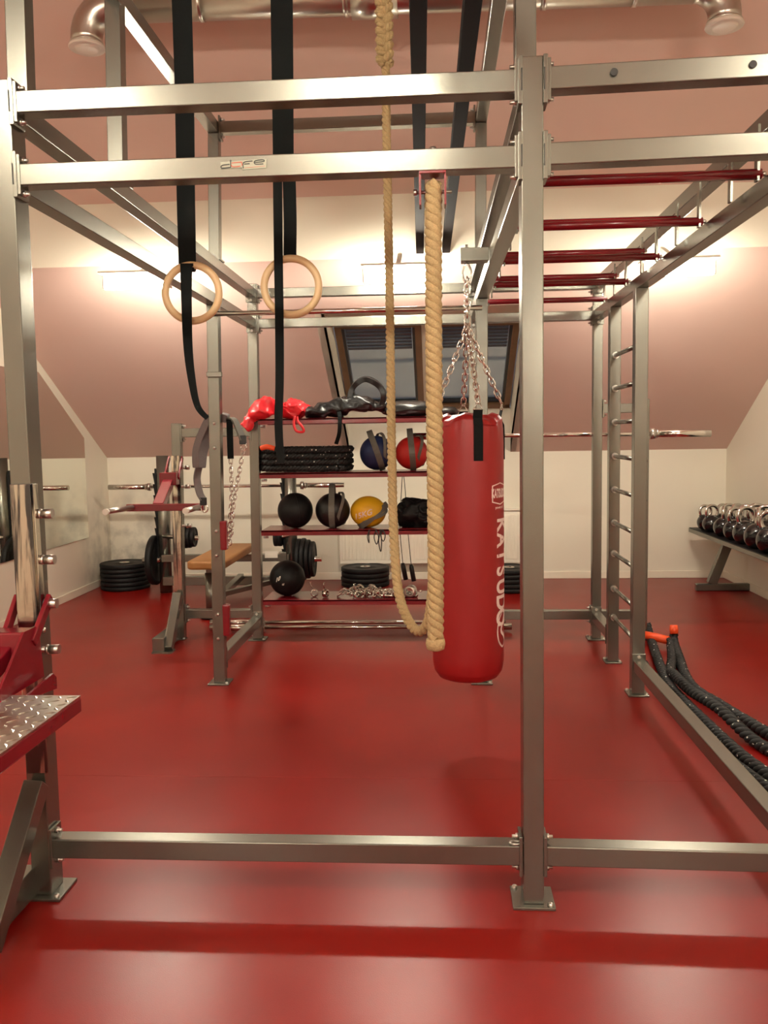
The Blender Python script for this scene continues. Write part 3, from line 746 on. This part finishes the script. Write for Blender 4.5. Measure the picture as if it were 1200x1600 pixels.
for an in (.22, 1.75, 3.3, 4.9):
    pts = []; z = 1.285
    while z < 1.47: pts.append(bagpt(an, z, rad(z)+.004)); z += .03
    top = bagpt(an, 1.50, .142); pts.append(top)
    sdv = Vector((math.cos(an), math.sin(an), 0))
    s_ = build('strap', MB().ribbon(pts, .040, .003, sdv), FAB, t)
    build('ring', MB().tube([top+sdv*(.02)+Vector((0, 0, 0)), top-sdv*.02, top+Vector((0, 0, .035))], .0028, 6, closed=True), CHROME, s_)
    build('chain', MB().chain(top+Vector((0, 0, .03)), HK+Vector((0, 0, -.01)), .040, .022, .0033), CHROME, t)
build('chain', MB().chain(HK, Vector((.128, 3.8, 2.06)), .046, .026, .0042), CHROME, t)
ca = MB().tube(spline([(.128, 3.8, 2.125), (.112, 3.8, 2.10), (.112, 3.8, 2.065), (.128, 3.8, 2.045), (.144, 3.8, 2.065), (.144, 3.8, 2.10)], 6, True), .0045, 8, closed=True)
build('carabiner', ca, CHROME, t)
# print on the bag, running down the right side
A0 = 1.07
def onbag(ax, z, o=.0012): return bagpt(ax, z, rad(z)+o)
lt = MB()
word = 'KATSUDO'; z = 1.045
for i, ch in enumerate(word):
    zc = z-.036-i*.068
    lt.mesh_text(ch, .086*(1+.02*i), lambda c, zc=zc: onbag(A0+.04+c.y*1.35/.155, zc-c.x), .0028)
build('lettering', lt, WHITE_P, t)
lg = MB()
hexa = [(-.055, .036), (0, .048), (.055, .036), (.055, -.036), (0, -.048), (-.055, -.036)]
for i in range(6):
    a, b = hexa[i], hexa[(i+1) % 6]; Q = []
    for sgn in (1, .9):
        for tt in (0, .25, .5, .75, 1): Q.append((a[0]+(b[0]-a[0])*tt, a[1]+(b[1]-a[1])*tt, sgn))
    v = [lg.b.verts.new(onbag(1.01+q[0]*q[2]/.155, 1.142+q[1]*q[2])) for q in Q]
    for k in range(4): lg.b.faces.new([v[k], v[k+1], v[5+k+1], v[5+k]])
lg.mesh_text('KATSUDO', .026, lambda c: onbag(1.01+c.x*.95/.155, 1.142+c.y*2.0), .001)
lg.mesh_text('power of', .016, lambda c: onbag(.98+c.x/.155, 1.083+c.y), .0004)
build('badge', lg, WHITE_P, t)
sw = MB()
def sw_stroke(pts, w):
    Q = spline([(p[0], p[1], 0) for p in pts], 6); n = len(Q); L = []
    for i, p in enumerate(Q):
        d = (Q[min(i+1, n-1)]-Q[max(i-1, 0)]).normalized(); nn = Vector((-d.y, d.x, 0)); ww = w*(.4+.6*math.sin(PI*i/(n-1)))
        L.append([sw.b.verts.new(onbag(1.18+q.x/.155, .55+q.y)) for q in (p+nn*ww/2, p-nn*ww/2)])
    for a, b in zip(L, L[1:]): sw.b.faces.new([a[0], a[1], b[1], b[0]])
sw_stroke([(.0, .075), (-.03, .05), (-.045, .0), (-.035, -.05), (.0, -.08), (.03, -.06), (.02, -.02)], .009)
sw_stroke([(.03, .075), (.005, .03), (-.015, -.005), (.01, -.03), (.03, -.055)], .016)
sw_stroke([(-.045, .02), (-.02, .018), (.01, .03)], .005)
build('swirl_mark', sw, WHITE_P, t)

# ------------------------------------------------------------------ bars
def barbell(a, b, label, group=None, L=None, sl=.40, name='barbell'):
    a, b = Vector(a), Vector(b); d = (b-a).normalized()
    t = thing(name, label, 'barbell', a.lerp(b, .5), group)
    build('shaft', MB().cyl(a+d*sl, b-d*sl, .014, 14), CHROME, t)
    for e, s_ in ((a, 1), (b, -1)):
        build('sleeve', MB().cyl(e, e+d*(s_*(sl-.02)), .0235, 20), CHROME, t)
        build('collar_ring', MB().cyl(e+d*(s_*(sl-.03)), e+d*(s_*sl), .036, 20).cyl(e+d*(s_*(sl-.05)), e+d*(s_*(sl-.043)), .03, 20), ZINC, t)
    return t
barbell((-.19, 5.93, 1.386), (1.815, 5.93, 1.376), 'chrome barbell racked behind the punching bag and ladder')
barbell((-3.05, 7.80, .958), (-.862, 7.80, .952), 'chrome barbell resting on the bench press uprights at the back')
barbell((-1.66, 6.04, .024+.012), (.50, 6.06, .036), 'chrome barbell lying on the red floor under the shelves, nearer one')
barbell((-1.70, 6.20, .036), (.47, 6.22, .036), 'chrome barbell lying on the red floor under the shelves, farther one')

# ------------------------------------------------------------------ bench press station
t = thing('bench_press', 'grey bench press station with tan pad and round uprights by the back wall', 'weight bench', (-1.85, 7.2, 0))
BP = 7.66
for x, h in ((-2.50, 1.245), (-1.34, 1.245)):
    u = build('upright', MB().cyl((x, BP, 0), (x+.01, BP, h), .055, 24), STEEL, t)
    hk = MB()
    for k in range(8):
        z = 1.06-k*.10
        hk.poly([(x-.05, BP-.02, z-.08), (x-.05, BP-.02, z+.03), (x-.075, BP+.0, z+.03), (x-.062, BP+.02, z-.01), (x-.062, BP+.03, z-.08)], (-.012, 0, 0))
    hk.box((x-.056, BP+.02, .70), (.02, .05, .86)); hk.box((x, BP+.09, .925), (.05, .14, .022)); hk.box((x, BP+.165, .95), (.05, .012, .07))
    build('rack_hook', hk, BLACK, u)
build('crossmember', MB().bar((-2.5, BP-.08, .325), (-1.34, BP-.08, .325), .06, .065, side=(0, 1, 0)), STEEL, t, .004)
build('lower_crossmember', MB().bar((-2.5, BP-.06, .115), (-1.34, BP-.06, .115), .06, .08, side=(0, 1, 0)), STEEL, t, .004)
build('sticker', MB().box((-1.50, BP-.112, .355), (.115, .002, .06)), PAPER, t)
build('connector_block', MB().box((-1.395, BP-.10, .335), (.07, .06, .085)), STEEL, t, .004)
pd = MB(); pl_ = []
for i in range(9):
    a = PI/2*i/8; pl_.append((.06-.06*math.cos(a), .06-.06*math.sin(a)))
w, y0, y1 = .15, 6.42, 7.56
outl = []
for cx, cy, a0 in ((w-.06, y1-.06, 0), (-w+.06, y1-.06, PI/2), (-w+.06, y0+.06, PI), (w-.06, y0+.06, 1.5*PI)):
    for i in range(6): a = a0+PI/2*i/5; outl.append((-1.79+cx+.06*math.cos(a), cy+.06*math.sin(a), .395))
pd.poly(outl, (0, 0, .065)); build('pad', pd, TAN, t, .018, seg=3)
build('spine', MB().bar((-1.79, 6.55, .36), (-1.79, BP-.08, .36), .06, .06, side=(1, 0, 0)), STEEL, t, .004)
build('leg', MB().cyl((-1.78, 6.55, .0), (-1.79, 6.58, .35), .045, 18), STEEL, t)
build('foot_disc', MB().cyl((-1.78, 6.55, 0), (-1.78, 6.55, .02), .09, 24), BLACK, t)
build('strut', MB().bar((-1.78, 6.58, .10), (-1.78, BP-.1, .16), .05, .05, side=(1, 0, 0)), STEEL, t, .003)
build('diagonal_strut', MB().bar((-1.77, 6.62, .16), (-1.45, BP-.1, .12), .04, .04), STEEL, t, .003)
for x in (-2.50, -1.34):
    build('storage_peg', MB().cyl((x, BP-.02, .30), (x+(.28 if x > -2 else -.2), BP-.02, .30), .024, 14), CHROME, t)
    build('storage_peg', MB().cyl((x, BP-.04, .52), (x+(.33 if x < -2 else -.14), BP-.04, .50), .02, 14), CHROME, t)
def disc(x, y, z, r, w, label, group, axis=(1, 0, 0), cat='weight plate', name='weight_plate'):
    hw = w/2
    t = thing(name, label, cat, (x, y, z), group)
    pr = [(.026, -hw), (r*.45, -hw), (r*.5, -hw+.005), (r*.80, -hw+.005), (r*.84, -hw), (r*.97, -hw), (r, -hw+.006), (r, hw-.006), (r*.97, hw), (r*.84, hw), (r*.80, hw-.005), (r*.5, hw-.005), (r*.45, hw), (.026, hw)]
    build('disc', MB().lathe(pr, (x, y, z), axis, 40), BLACK, t)
    build('hub', MB().lathe([(.026, -hw), (.026, hw+.001), (.036, hw+.001), (.036, -hw)], (x, y, z), axis, 20), CHROME if abs(Vector(axis).z) > .5 else BLACK, t)
    return t
for k, r in enumerate((.185, .19, .175, .16)):
    disc(-1.262+k*.040, BP-.02, .30, r, .036, 'black plate on the right storage peg of the bench, %s from the upright' % ('first', 'second', 'third', 'fourth')[k], 'plates on the bench pegs')
disc(-2.585, BP-.02, .30, .225, .05, 'large black plate on the left storage peg of the bench', 'plates on the bench pegs')
for k, r in enumerate((.10, .105, .10, .09)):
    disc(-2.325+k*.036, BP-.04, .515-.0015*k, r, .033, 'small black plate left of the tan bench pad, %s from the upright' % ('first', 'second', 'third', 'fourth')[k], 'small plates on the bench')
for k in range(2):
    disc(-1.43-k*.034, BP-.04, .505, .085, .032, 'small black plate left of the right bench upright, %s one' % ('inner', 'outer')[k], 'small plates on the bench')

# bumper plate stacks on the floor
def stack(x, y, n, r, where, h=.041):
    ords = ['bottom', 'second lowest', 'third lowest', 'fourth lowest', 'fifth lowest', 'sixth lowest', 'seventh']
    for k in range(n):
        nm = 'topmost' if k == n-1 else ords[k]
        t = thing('bumper_plate', 'black rubber bumper plate, %s of the stack %s' % (nm, where), 'weight plate', (x, y, h*(k+.5)), 'bumper plate stack '+where)
        hw = h/2-.0012
        pr = [(.03, -hw), (r*.40, -hw), (r*.42, -hw+.004), (r*.86, -hw+.004), (r*.88, -hw), (r-.006, -hw), (r, -hw+.006), (r, hw-.006), (r-.006, hw), (r*.88, hw), (r*.86, hw-.004), (r*.42, hw-.004), (r*.40, hw), (.03, hw)]
        dx, dy = random.uniform(-.004, .004), random.uniform(-.004, .004)
        c = (x+dx, y+dy, h*(k+.5))
        build('disc', MB().lathe(pr, c, (0, 0, 1), 56), BLACK, t)
        build('hub', MB().lathe([(.026, -hw), (.026, hw+.001), (.045, hw+.001), (.052, hw-.004), (.052, -hw)], c, (0, 0, 1), 24), CHROME, t)
stack(-2.965, 7.90, 6, .225, 'in the far left corner')
stack(-.70, 7.98, 4, .225, 'under the radiator beside the thin rope', .045)
stack(.62, 7.72, 5, .225, 'behind the punching bag')

# ------------------------------------------------------------------ things on the shelves
def strapped_ball(x, y, z, r, m, label, name='strap_ball', rot=0, lean=0, tall=.06, sc=(1, 1, 1), off=0):
    t = thing(name, label, 'weight ball', (x, y, z-r), 'medicine balls on the shelves')
    build('ball_body', MB().ball((x, y, z), r, scale=sc), m, t)
    R = Matrix.Rotation(rot, 3, 'Z') @ Matrix.Rotation(lean, 3, 'Y')
    P = [Vector((x, y, z))+R @ Vector((off, -(r*sc[1]+.006)*math.cos(a)*(1-off*3), (r*sc[2]+.006)*math.sin(a)*(1+tall/r*max(0, math.sin(a))**6))) for a in [i*2*PI/36 for i in range(37)]]
    build('strap', MB().ribbon(P, .040, .005, R @ Vector((1, 0, 0))), FABG, t)
    P = [Vector((x, y, z))+R @ Vector((r*.5*(1 if i < 99 else 1)+.02*math.sin(a*2), -(r+.008)*.92*math.cos(a), (r*1.02)*.92*math.sin(a)+.012)) for i, a in enumerate([i*2*PI/36 for i in range(37)])]
    build('side_strap', MB().ribbon(P, .02, .004, R @ Vector((1, 0, 0))), FABG, t)
    return t
t = thing('medicine_ball', 'plain black medicine ball at the left end of the third shelf', 'medicine ball', (-.995, 5.90, .768), 'medicine balls on the shelves')
build('ball_body', MB().ball((-.995, 5.90, .768+.122), .122), BLACK, t)
build('seam', MB().torus((-.995, 5.90, .89), .1222, .0008, (1, .4, .1), 48, 6), BLACKG, t)
strapped_ball(-.735, 5.90, .888, .120, BLACKG, 'black ball with grey strap standing beside the plain black ball', rot=.05, tall=.05)
yb = strapped_ball(-.49, 5.90, .876, .108, YEL, 'yellow 15KG ball with grey straps on the third shelf', rot=.1, lean=.9, tall=.02, sc=(1.15, 1, 1.0), off=.042)
tx = MB()
tx.mesh_text('15KG', .055, lambda c: Vector((-.515+c.x*.95, 0, 0)) + Vector((0, 5.90-math.sqrt(max(.1095**2-((-.025+c.x*.95)/1.15)**2-(c.y-.012+c.x*.3)**2, 1e-5))-.0015, .876+c.y-.012+c.x*.3)), .001)
build('lettering', tx, WHITE_P, yb)
strapped_ball(-.425, 5.92, 1.156+.122, .117, BLUE, 'navy blue ball with a slanted grey strap on the second shelf', rot=.1, lean=-.32, tall=.035)
strapped_ball(-.185, 5.90, 1.156+.118, .112, REDB, 'red ball with a grey strap on the second shelf behind the rope', rot=.05, lean=-.08, tall=.045)
b10 = thing('medicine_ball', 'black medicine ball marked 10 on the lowest shelf', 'medicine ball', (-1.07, 5.91, .292), 'medicine balls on the shelves')
build('ball_body', MB().ball((-1.065, 5.91, .292+.124), .124), BLACK, b10)
tx = MB()
def on10(u, v):
    a, b = u/.124, v/.124
    d = Vector((math.sin(a)*math.cos(b), -math.cos(a)*math.cos(b), math.sin(b))); return Vector((-1.065, 5.91, .416))+d*.1252
tx.mesh_text('10', .042, lambda c: on10(-.045+c.x*.88-c.y*.25*-1, .01+c.y+c.x*.45), .0012)
build('number', tx, PAPER, b10)
tx = MB().mesh_text('kg', .020, lambda c: on10(-.008+c.x*.9+c.y*.3, -.022+c.y+c.x*.45), .0006)
build('unit_lettering', tx, PAPER, b10)
# red nylon pouch
def crumple(a, f, seed):
    def fn(p):
        v = noise.noise(p*f+Vector((seed, 0, 0)))*a + abs(noise.noise(p*f*2.3+Vector((0, seed, 0))))*a*.8
        return p*(1+v)
    return fn
t = thing('drawstring_pouch', 'crumpled bright red nylon pouch at the left end of the top shelf', 'pouch', (-1.09, 5.88, 1.518))
def rough(mb, a, f, seed):
    for v in mb.b.verts:
        p = v.co*f+Vector((seed, 0, 0)); n = Vector((noise.noise(p), noise.noise(p+Vector((9, 0, 0))), noise.noise(p+Vector((0, 9, 0)))))
        q = v.co*f*2.6; v.co += n*a+Vector((0, -1, .6))*abs(noise.noise(q))*a*.7
    return mb
mb = MB(); mb.ball((-1.0, 5.89, 1.575), .1, 56, 34, (1.12, .95, .66)); build('bag_body', rough(mb, .034, 15, 3), POUCH, t)
mb = MB(); P = spline([(-1.06, 5.84, 1.60), (-1.13, 5.79, 1.60), (-1.19, 5.75, 1.575), (-1.24, 5.73, 1.53), (-1.285, 5.72, 1.465)], 8)
mb.tube(P, [.030+.055*math.sin(PI*min(1, i/26))+.012*(i > 26) for i in range(len(P))], 30, sy=.8); build('open_end', rough(mb, .024, 18, 7), POUCH, t)
mb = MB(); mb.tube(spline([(-.955, 5.735, 1.535), (-.962, 5.73, 1.48), (-.945, 5.73, 1.435), (-.90, 5.735, 1.43), (-.905, 5.73, 1.46), (-.935, 5.732, 1.50), (-.94, 5.74, 1.53)], 6), .009, 8, sy=.5); build('drawstring', mb, POUCH, t)
# black harnesses
t = thing('harness', 'black padded harness with upright loop and hanging strap on the top shelf', 'harness', (-.6, 5.88, 1.518))
mb = MB(); mb.tube(spline([(-.89, 5.84, 1.548), (-.80, 5.83, 1.565), (-.70, 5.85, 1.585), (-.62, 5.86, 1.60), (-.53, 5.88, 1.61), (-.42, 5.90, 1.60), (-.33, 5.90, 1.575)], 8), [.040+.026*math.sin(PI*min(1, i/40))+.004*math.sin(i*.9) for i in range(49)], 24, sy=.9)
build('padded_belt', rough(mb, .022, 17, 4), BLACKG, t)
mb = MB(); mb.ribbon(spline([(-.60, 5.86, 1.62), (-.585, 5.85, 1.70), (-.54, 5.85, 1.755), (-.48, 5.85, 1.775), (-.41, 5.85, 1.74), (-.37, 5.86, 1.68), (-.38, 5.87, 1.60)], 8), [.055+.01*math.sin(i*.5) for i in range(49)], .036, (0, 1, .2)); build('loop', mb, BLACKG, t, .004)
build('hanging_strap', MB().ribbon(spline([(-.665, 5.80, 1.56), (-.655, 5.745, 1.52), (-.66, 5.738, 1.42), (-.69, 5.80, 1.345)], 8), .026, .006, (1, 0, 0)), FAB, t)
build('buckle', MB().torus((-.80, 5.785, 1.555), .016, .003, (0, 1, 0), 20, 6), ZINC, t)
t = thing('gear_bag', 'flat black vinyl bag behind the thick rope on the top shelf', 'bag', (-.2, 5.9, 1.518))
mb = MB(); mb.ball((-.20, 5.90, 1.572), .1, 40, 20, (1.75, 1.0, .56), crumple(.16, 12, 8)); build('bag_body', mb, BLACKG, t)
mb = MB(); mb.ball((.06, 5.88, 1.55), .06, 24, 14, (1.2, 1.0, .5), crumple(.2, 16, 5)); build('side_pocket', mb, BLACKG, t)
# coiled battle rope
t = thing('coiled_battle_rope', 'black battle rope with white flecks coiled on the second shelf', 'rope', (-.91, 5.9, 1.156))
mb = MB(); path = []
for lay in range(4):
    for k in range(3):
        r_ = .028+.040*k; yc, z = 5.915, 1.156+.026+lay*.041+.004*random.random()
        ex = .31-.003*k+.006*random.uniform(-1, 1)
        ring = []
        for i in range(9): a = -PI/2+PI*i/8; ring.append(Vector((-.915+ex-r_*.6+r_*.6*math.cos(a), yc+r_*math.sin(a), z)))
        for i in range(9): a = PI/2+PI*i/8; ring.append(Vector((-.915-ex+r_*.6+r_*.6*math.cos(a), yc+r_*math.sin(a), z)))
        ring = [p for p in ring]; ring.append(ring[0].copy())
        mb.rope([p+Vector((0, 0, .003*math.sin(p.x*30))) for p in ring], .0235, .075, .014, 3, 6, phase=random.random()*6)
build('rope_coil', mb, FLECK, t)
build('end_sleeve', MB().tube(spline([(-1.20, 5.80, 1.322), (-1.16, 5.79, 1.332), (-1.11, 5.80, 1.318)], 5), .018, 12), ORANGE, t)
# black gloves / lace heap on the third shelf
t = thing('rope_heap', 'fuzzy black heap of rope behind the thick rope on the third shelf', 'rope', (-.17, 5.9, .768))
mb = MB(); mb.ball((-.15, 5.91, .855), .1, 48, 30, (1.35, 1.0, 1.05), crumple(.34, 18, 2)); build('heap_body', mb, BLACK, t)
mb = MB()
for k in range(9):
    a = random.uniform(0, 2*PI); c = Vector((-.15+.10*math.cos(a), 5.86+.05*math.sin(a), .84+.07*random.random()))
    mb.torus(c, .035, .012, (random.uniform(-1, 1), -1, random.uniform(-1, 1)), 18, 7)
build('loose_loops', mb, BLACK, t)
# small dark straps hanging under the third shelf
t = thing('hanging_cords', 'thin dark cords and carabiners hanging under the yellow ball', 'cord', (-.42, 5.74, .73))
mb = MB()
for x, l, w in ((-.475, .09, .0), (-.43, .10, .02), (-.40, .15, .01), (-.385, .08, .02)):
    mb.tube(spline([(x, 5.742, .77), (x+w, 5.738, .77-l*.5), (x+w*.3, 5.738, .77-l), (x-.01, 5.74, .77-l*.5), (x+.008, 5.742, .77)], 5), .0035, 6)
build('cord', mb, BLACKG, t)
# jump rope
t = thing('jump_rope', 'skipping rope with black handles hanging from the second shelf', 'jump rope', (-.23, 5.74, 1.15))
mb = MB(); mb.tube(spline([(-.265, 6.085, .49), (-.282, 6.085, .75), (-.268, 6.085, 1.0), (-.255, 6.085, 1.13), (-.240, 6.085, 1.0), (-.232, 6.085, .80), (-.205, 6.085, .47)], 10), .0026, 6); build('cord', mb, INK, t)
for a, b in (((-.266, 6.085, .49), (-.245, 6.085, .37)), ((-.207, 6.085, .48), (-.188, 6.085, .36))):
    build('handle', MB().tube([a, Vector(a).lerp(Vector(b), .2), b], [.011, .0165, .017], 14), BLACKG, t)
# steel chain, clips and collars on the lowest shelf
t = thing('loading_chain', 'heap of shiny steel chain on the lowest shelf', 'chain', (-.53, 5.88, .292))
mb = MB(); random.seed(11)
for run in range(5):
    pts = []
    x0 = -.70+run*.08
    for i in range(8): pts.append(Vector((x0+.05*i*.6+random.uniform(-.03, .03), 5.84+random.uniform(-.05, .06), .302+.05*abs(math.sin(i*.9+run))*(1-abs(x0+.03*i+.52)*2.0 if abs(x0+.03*i+.52) < .5 else 0)*random.uniform(.6, 1.3))))
    mb.chain(spline(pts, 5), None, .046, .032, .0062)
build('links', mb, CHROME, t)
t2 = thing('loading_chain', 'smaller pile of steel chain partly behind the thin rope', 'chain', (-.34, 5.86, .292))
mb = MB()
for run in range(3):
    pts = [Vector((-.42+i*.03+random.uniform(-.02, .02), 5.84+random.uniform(-.04, .05), .303+.035*abs(math.sin(i*1.1+run))*random.uniform(.5, 1.3))) for i in range(6)]
    mb.chain(spline(pts, 5), None, .046, .032, .0062)
build('links', mb, CHROME, t2)
t = thing('collar_clamp', 'round steel barbell collar on the lowest shelf beside the rope loop', 'collar', (-.205, 5.84, .292))
mb = MB().lathe([(.027, -.03), (.04, -.03), (.04, .03), (.027, .03), (.027, -.03)], (-.205, 5.84, .333), (.25, 1, 0), 28); build('sleeve', mb, ZINC, t)
build('screw', MB().cyl((-.175, 5.82, .34), (-.125, 5.815, .335), .005, 8).cyl((-.14, 5.80, .337), (-.135, 5.84, .337), .004, 8), CHROME, t)
for x, y, an, lb in ((-.87, 5.86, .2, 'steel spring clip standing beside the ball marked 10'), (-.79, 5.84, 1.2, 'small steel clip left of the chain heap'), (-.565, 5.79, .6, 'steel collar with a wing handle in front of the chain heap')):
    t = thing('spring_clip', lb, 'clip', (x, y, .292), 'small steel fittings on the lowest shelf')
    c = Vector((x, y, .32)); R = Matrix.Rotation(an, 3, 'Z')
    build('coil', MB().lathe([(.020, -.014), (.027, -.014), (.027, .014), (.020, .014), (.020, -.014)], c, R @ Vector((0, 1, 0)), 24), CHROME, t)
    build('grip', MB().tube([c+R @ Vector((.0, 0, .02)), c+R @ Vector((-.022, .0, .05)), c+R @ Vector((-.026, 0, .075)), c+R @ Vector((-.012, 0, .075))], .004, 8), CHROME, t)

# ------------------------------------------------------------------ dip belt hanging on the mid left upright
t = thing('dip_belt', 'grey padded dip belt with dangling steel chain hung on the rig post', 'belt', (-1.22, 4.70, 1.5))
bx, by = -1.225, 4.835
mb = MB(); P = spline([(bx+.04, by-.0, 1.505), (bx-.03, by, 1.515), (bx-.08, by, 1.44), (bx-.125, by, 1.33), (bx-.135, by, 1.23)], 8)
mb.ribbon(P, [.07+.035*math.sin(PI*i/32) for i in range(33)], .045, (.35, 1, 0)); build('pad', mb, FABP, t, .010)
build('strap_end', MB().ribbon(spline([(bx-.135, by, 1.24), (bx-.15, by, 1.17), (bx-.138, by, 1.09), (bx-.118, by, 1.05)], 6), .055, .008, (.5, 1, 0)), FABP, t, .002)
build('strap_end', MB().ribbon(spline([(bx+.03, by, 1.51), (bx+.075, by-.01, 1.50), (bx+.105, by-.02, 1.44), (bx+.125, by-.02, 1.385)], 6), .05, .010, (.5, 1, 0)), FABG, t, .002)
build('leather_tab', MB().box((bx-.115, by-.01, 1.04), (.038, .02, .045)), BLACKG, t, .004)
build('leather_tab', MB().box((bx+.128, by-.03, 1.385), (.04, .02, .05)), BLACKG, t, .004)
build('hanging_strap', MB().ribbon([(bx+.055, by-.03, 1.50), (bx+.055, by-.03, 1.28)], .035, .008, (1, .2, 0)), FAB, t)
build('ring', MB().torus((bx-.110, by-.01, 1.0), .022, .004, (.3, 1, 0), 24, 8), CHROME, t)
build('ring', MB().torus((bx+.130, by-.03, 1.345), .018, .0035, (.3, 1, 0), 24, 8), CHROME, t)
build('chain', MB().chain(spline([(bx+.130, by-.03, 1.33), (bx+.10, by-.03, 1.20), (bx+.065, by-.03, 1.03), (bx+.045, by-.03, .86)], 6), None, .036, .020, .003), CHROME, t)
build('chain', MB().chain(spline([(bx+.055, by-.03, 1.28), (bx+.055, by-.03, 1.1), (bx+.040, by-.03, .92), (bx+.035, by-.03, .80)], 6), None, .036, .020, .003), CHROME, t)

# ------------------------------------------------------------------ battle ropes on the floor at the right
def fl_rope(pts, R, label, ends):
    t = thing('battle_rope', label, 'rope', pts[0], None)
    P = spline(pts, 10)
    build('rope_length', MB().rope(P, R, .11, .015, 3, 8), FLECK, t)
    for e, d in ends: build('end_sleeve', MB().tube([Vector(e), Vector(e)+Vector(d)*.5, Vector(e)+Vector(d)], [R*.95, R, R*.85], 14), ORANGE, t)
fl_rope([(1.41, 5.93, .08), (1.40, 5.80, .03), (1.30, 5.19, .03), (1.235, 4.72, .03), (1.225, 4.43, .03), (1.235, 4.08, .03), (1.25, 3.74, .03), (1.275, 3.50, .03), (1.34, 3.22, .03), (1.5, 2.9, .03), (1.8, 2.7, .03)], .028, 'black battle rope starting behind the ladder post, passing under the others', [])
fl_rope([(1.475, 5.56, .06), (1.46, 5.50, .035), (1.385, 5.19, .03), (1.30, 4.91, .035), (1.262, 4.68, .078), (1.26, 4.37, .085), (1.31, 4.08, .085), (1.375, 3.80, .03), (1.46, 3.55, .03), (1.7, 3.2, .03), (2.1, 2.9, .03)], .028, 'black battle rope in the middle of the pile with a slanted orange end', [((1.468, 5.58, .05), (-.13, .10, .015))])
fl_rope([(1.51, 5.62, .08), (1.50, 5.58, .04), (1.43, 5.19, .03), (1.36, 4.80, .03), (1.345, 4.55, .03), (1.385, 4.33, .03), (1.43, 4.08, .03), (1.50, 3.82, .03), (1.66, 3.6, .03), (2.0, 3.4, .03)], .028, 'black battle rope farthest from the rig rail with an upright orange tip', [((1.51, 5.62, .085), (.0, .012, .055))])
fl_rope([(1.205, 5.12, .024), (1.185, 4.9, .024), (1.165, 4.5, .024), (1.17, 4.08, .024), (1.185, 3.74, .024), (1.215, 3.50, .024), (1.30, 3.10, .024), (1.5, 2.6, .024)], .022, 'black battle rope strand lying closest to the rig rail', [])

# ------------------------------------------------------------------ kettlebell rack
t = thing('kettlebell_rack', 'low grey steel kettlebell rack with black mat along the right wall', 'rack', (2.48, 6.9, 0))
KX0, KX1, KY0, KY1 = 2.30, 2.66, 5.2, 8.12
build('top', MB().box(((KX0+KX1)/2, (KY0+KY1)/2, .478), (KX1-KX0, KY1-KY0, .036)), STEEL, t, .003)
build('rubber_mat', MB().box(((KX0+KX1)/2, (KY0+KY1)/2, .499), (KX1-KX0-.01, KY1-KY0-.01, .006)), BLACK, t)
for y in (7.62, 5.7):
    build('foot', MB().box((2.455, y, .032), (.46, .062, .062)), STEEL, t, .008)
    build('leg', MB().bar((2.36, y, .06), (2.51, y, .462), .06, .08, side=(0, 1, 0)), STEEL, t, .004)
kb = thing('kettlebell', 'x', 'kettlebell', (0, 0, 0), 'kettlebells on the rack')
R0 = .088
build('bell', MB().ball((0, 0, R0*.93), R0, 32, 22, (1, 1, 1), lambda p: Vector((p.x, p.y, max(p.z, -R0*.93)))), IRON, kb)
hp = spline([(-.045, 0, R0*1.72), (-.060, 0, R0*2.15), (-.056, 0, R0*2.62), (-.03, 0, R0*2.90), (0, 0, R0*2.96), (.03, 0, R0*2.90), (.056, 0, R0*2.62), (.060, 0, R0*2.15), (.045, 0, R0*1.72)], 5)
build('handle', MB().tube(hp, .0155, 12), CHROME, kb)
for q in (-1, 1): build('neck', MB().cyl((q*.042, 0, R0*1.45), (q*.05, 0, R0*1.85), .021, 14), IRON, kb)
random.seed(5)
ordn = ['farthest', 'second farthest', 'third farthest', 'fourth farthest', 'fifth farthest', 'sixth farthest', 'seventh farthest', 'eighth farthest', 'ninth farthest', 'nearest']
first = True
for row, (x, ys) in enumerate(((2.385, [7.90, 7.72, 7.40, 7.13, 6.88, 6.62, 6.36, 6.10]), (2.555, [7.98, 7.80, 7.58, 7.35, 7.12, 6.90, 6.66, 6.42, 6.18]))):
    for k, y in enumerate(ys):
        s_ = (.84, .90, .96, 1.0, 1.10, 1.13, 1.16, 1.18, 1.2)[k]
        lab = 'black kettlebell with chrome handle, %s in the %s row of the rack' % (ordn[k], ('front', 'wall-side')[row])
        rz = random.uniform(-.5, .5)+(.9 if row == 0 and k in (2, 5) else 0)
        if first:
            kb.location = (x, y, .502); kb.rotation_euler = (0, 0, rz); kb.scale = (s_,)*3; kb['label'] = lab; first = False
        else: dup(kb, (x, y, .502), rz, s_, lab)
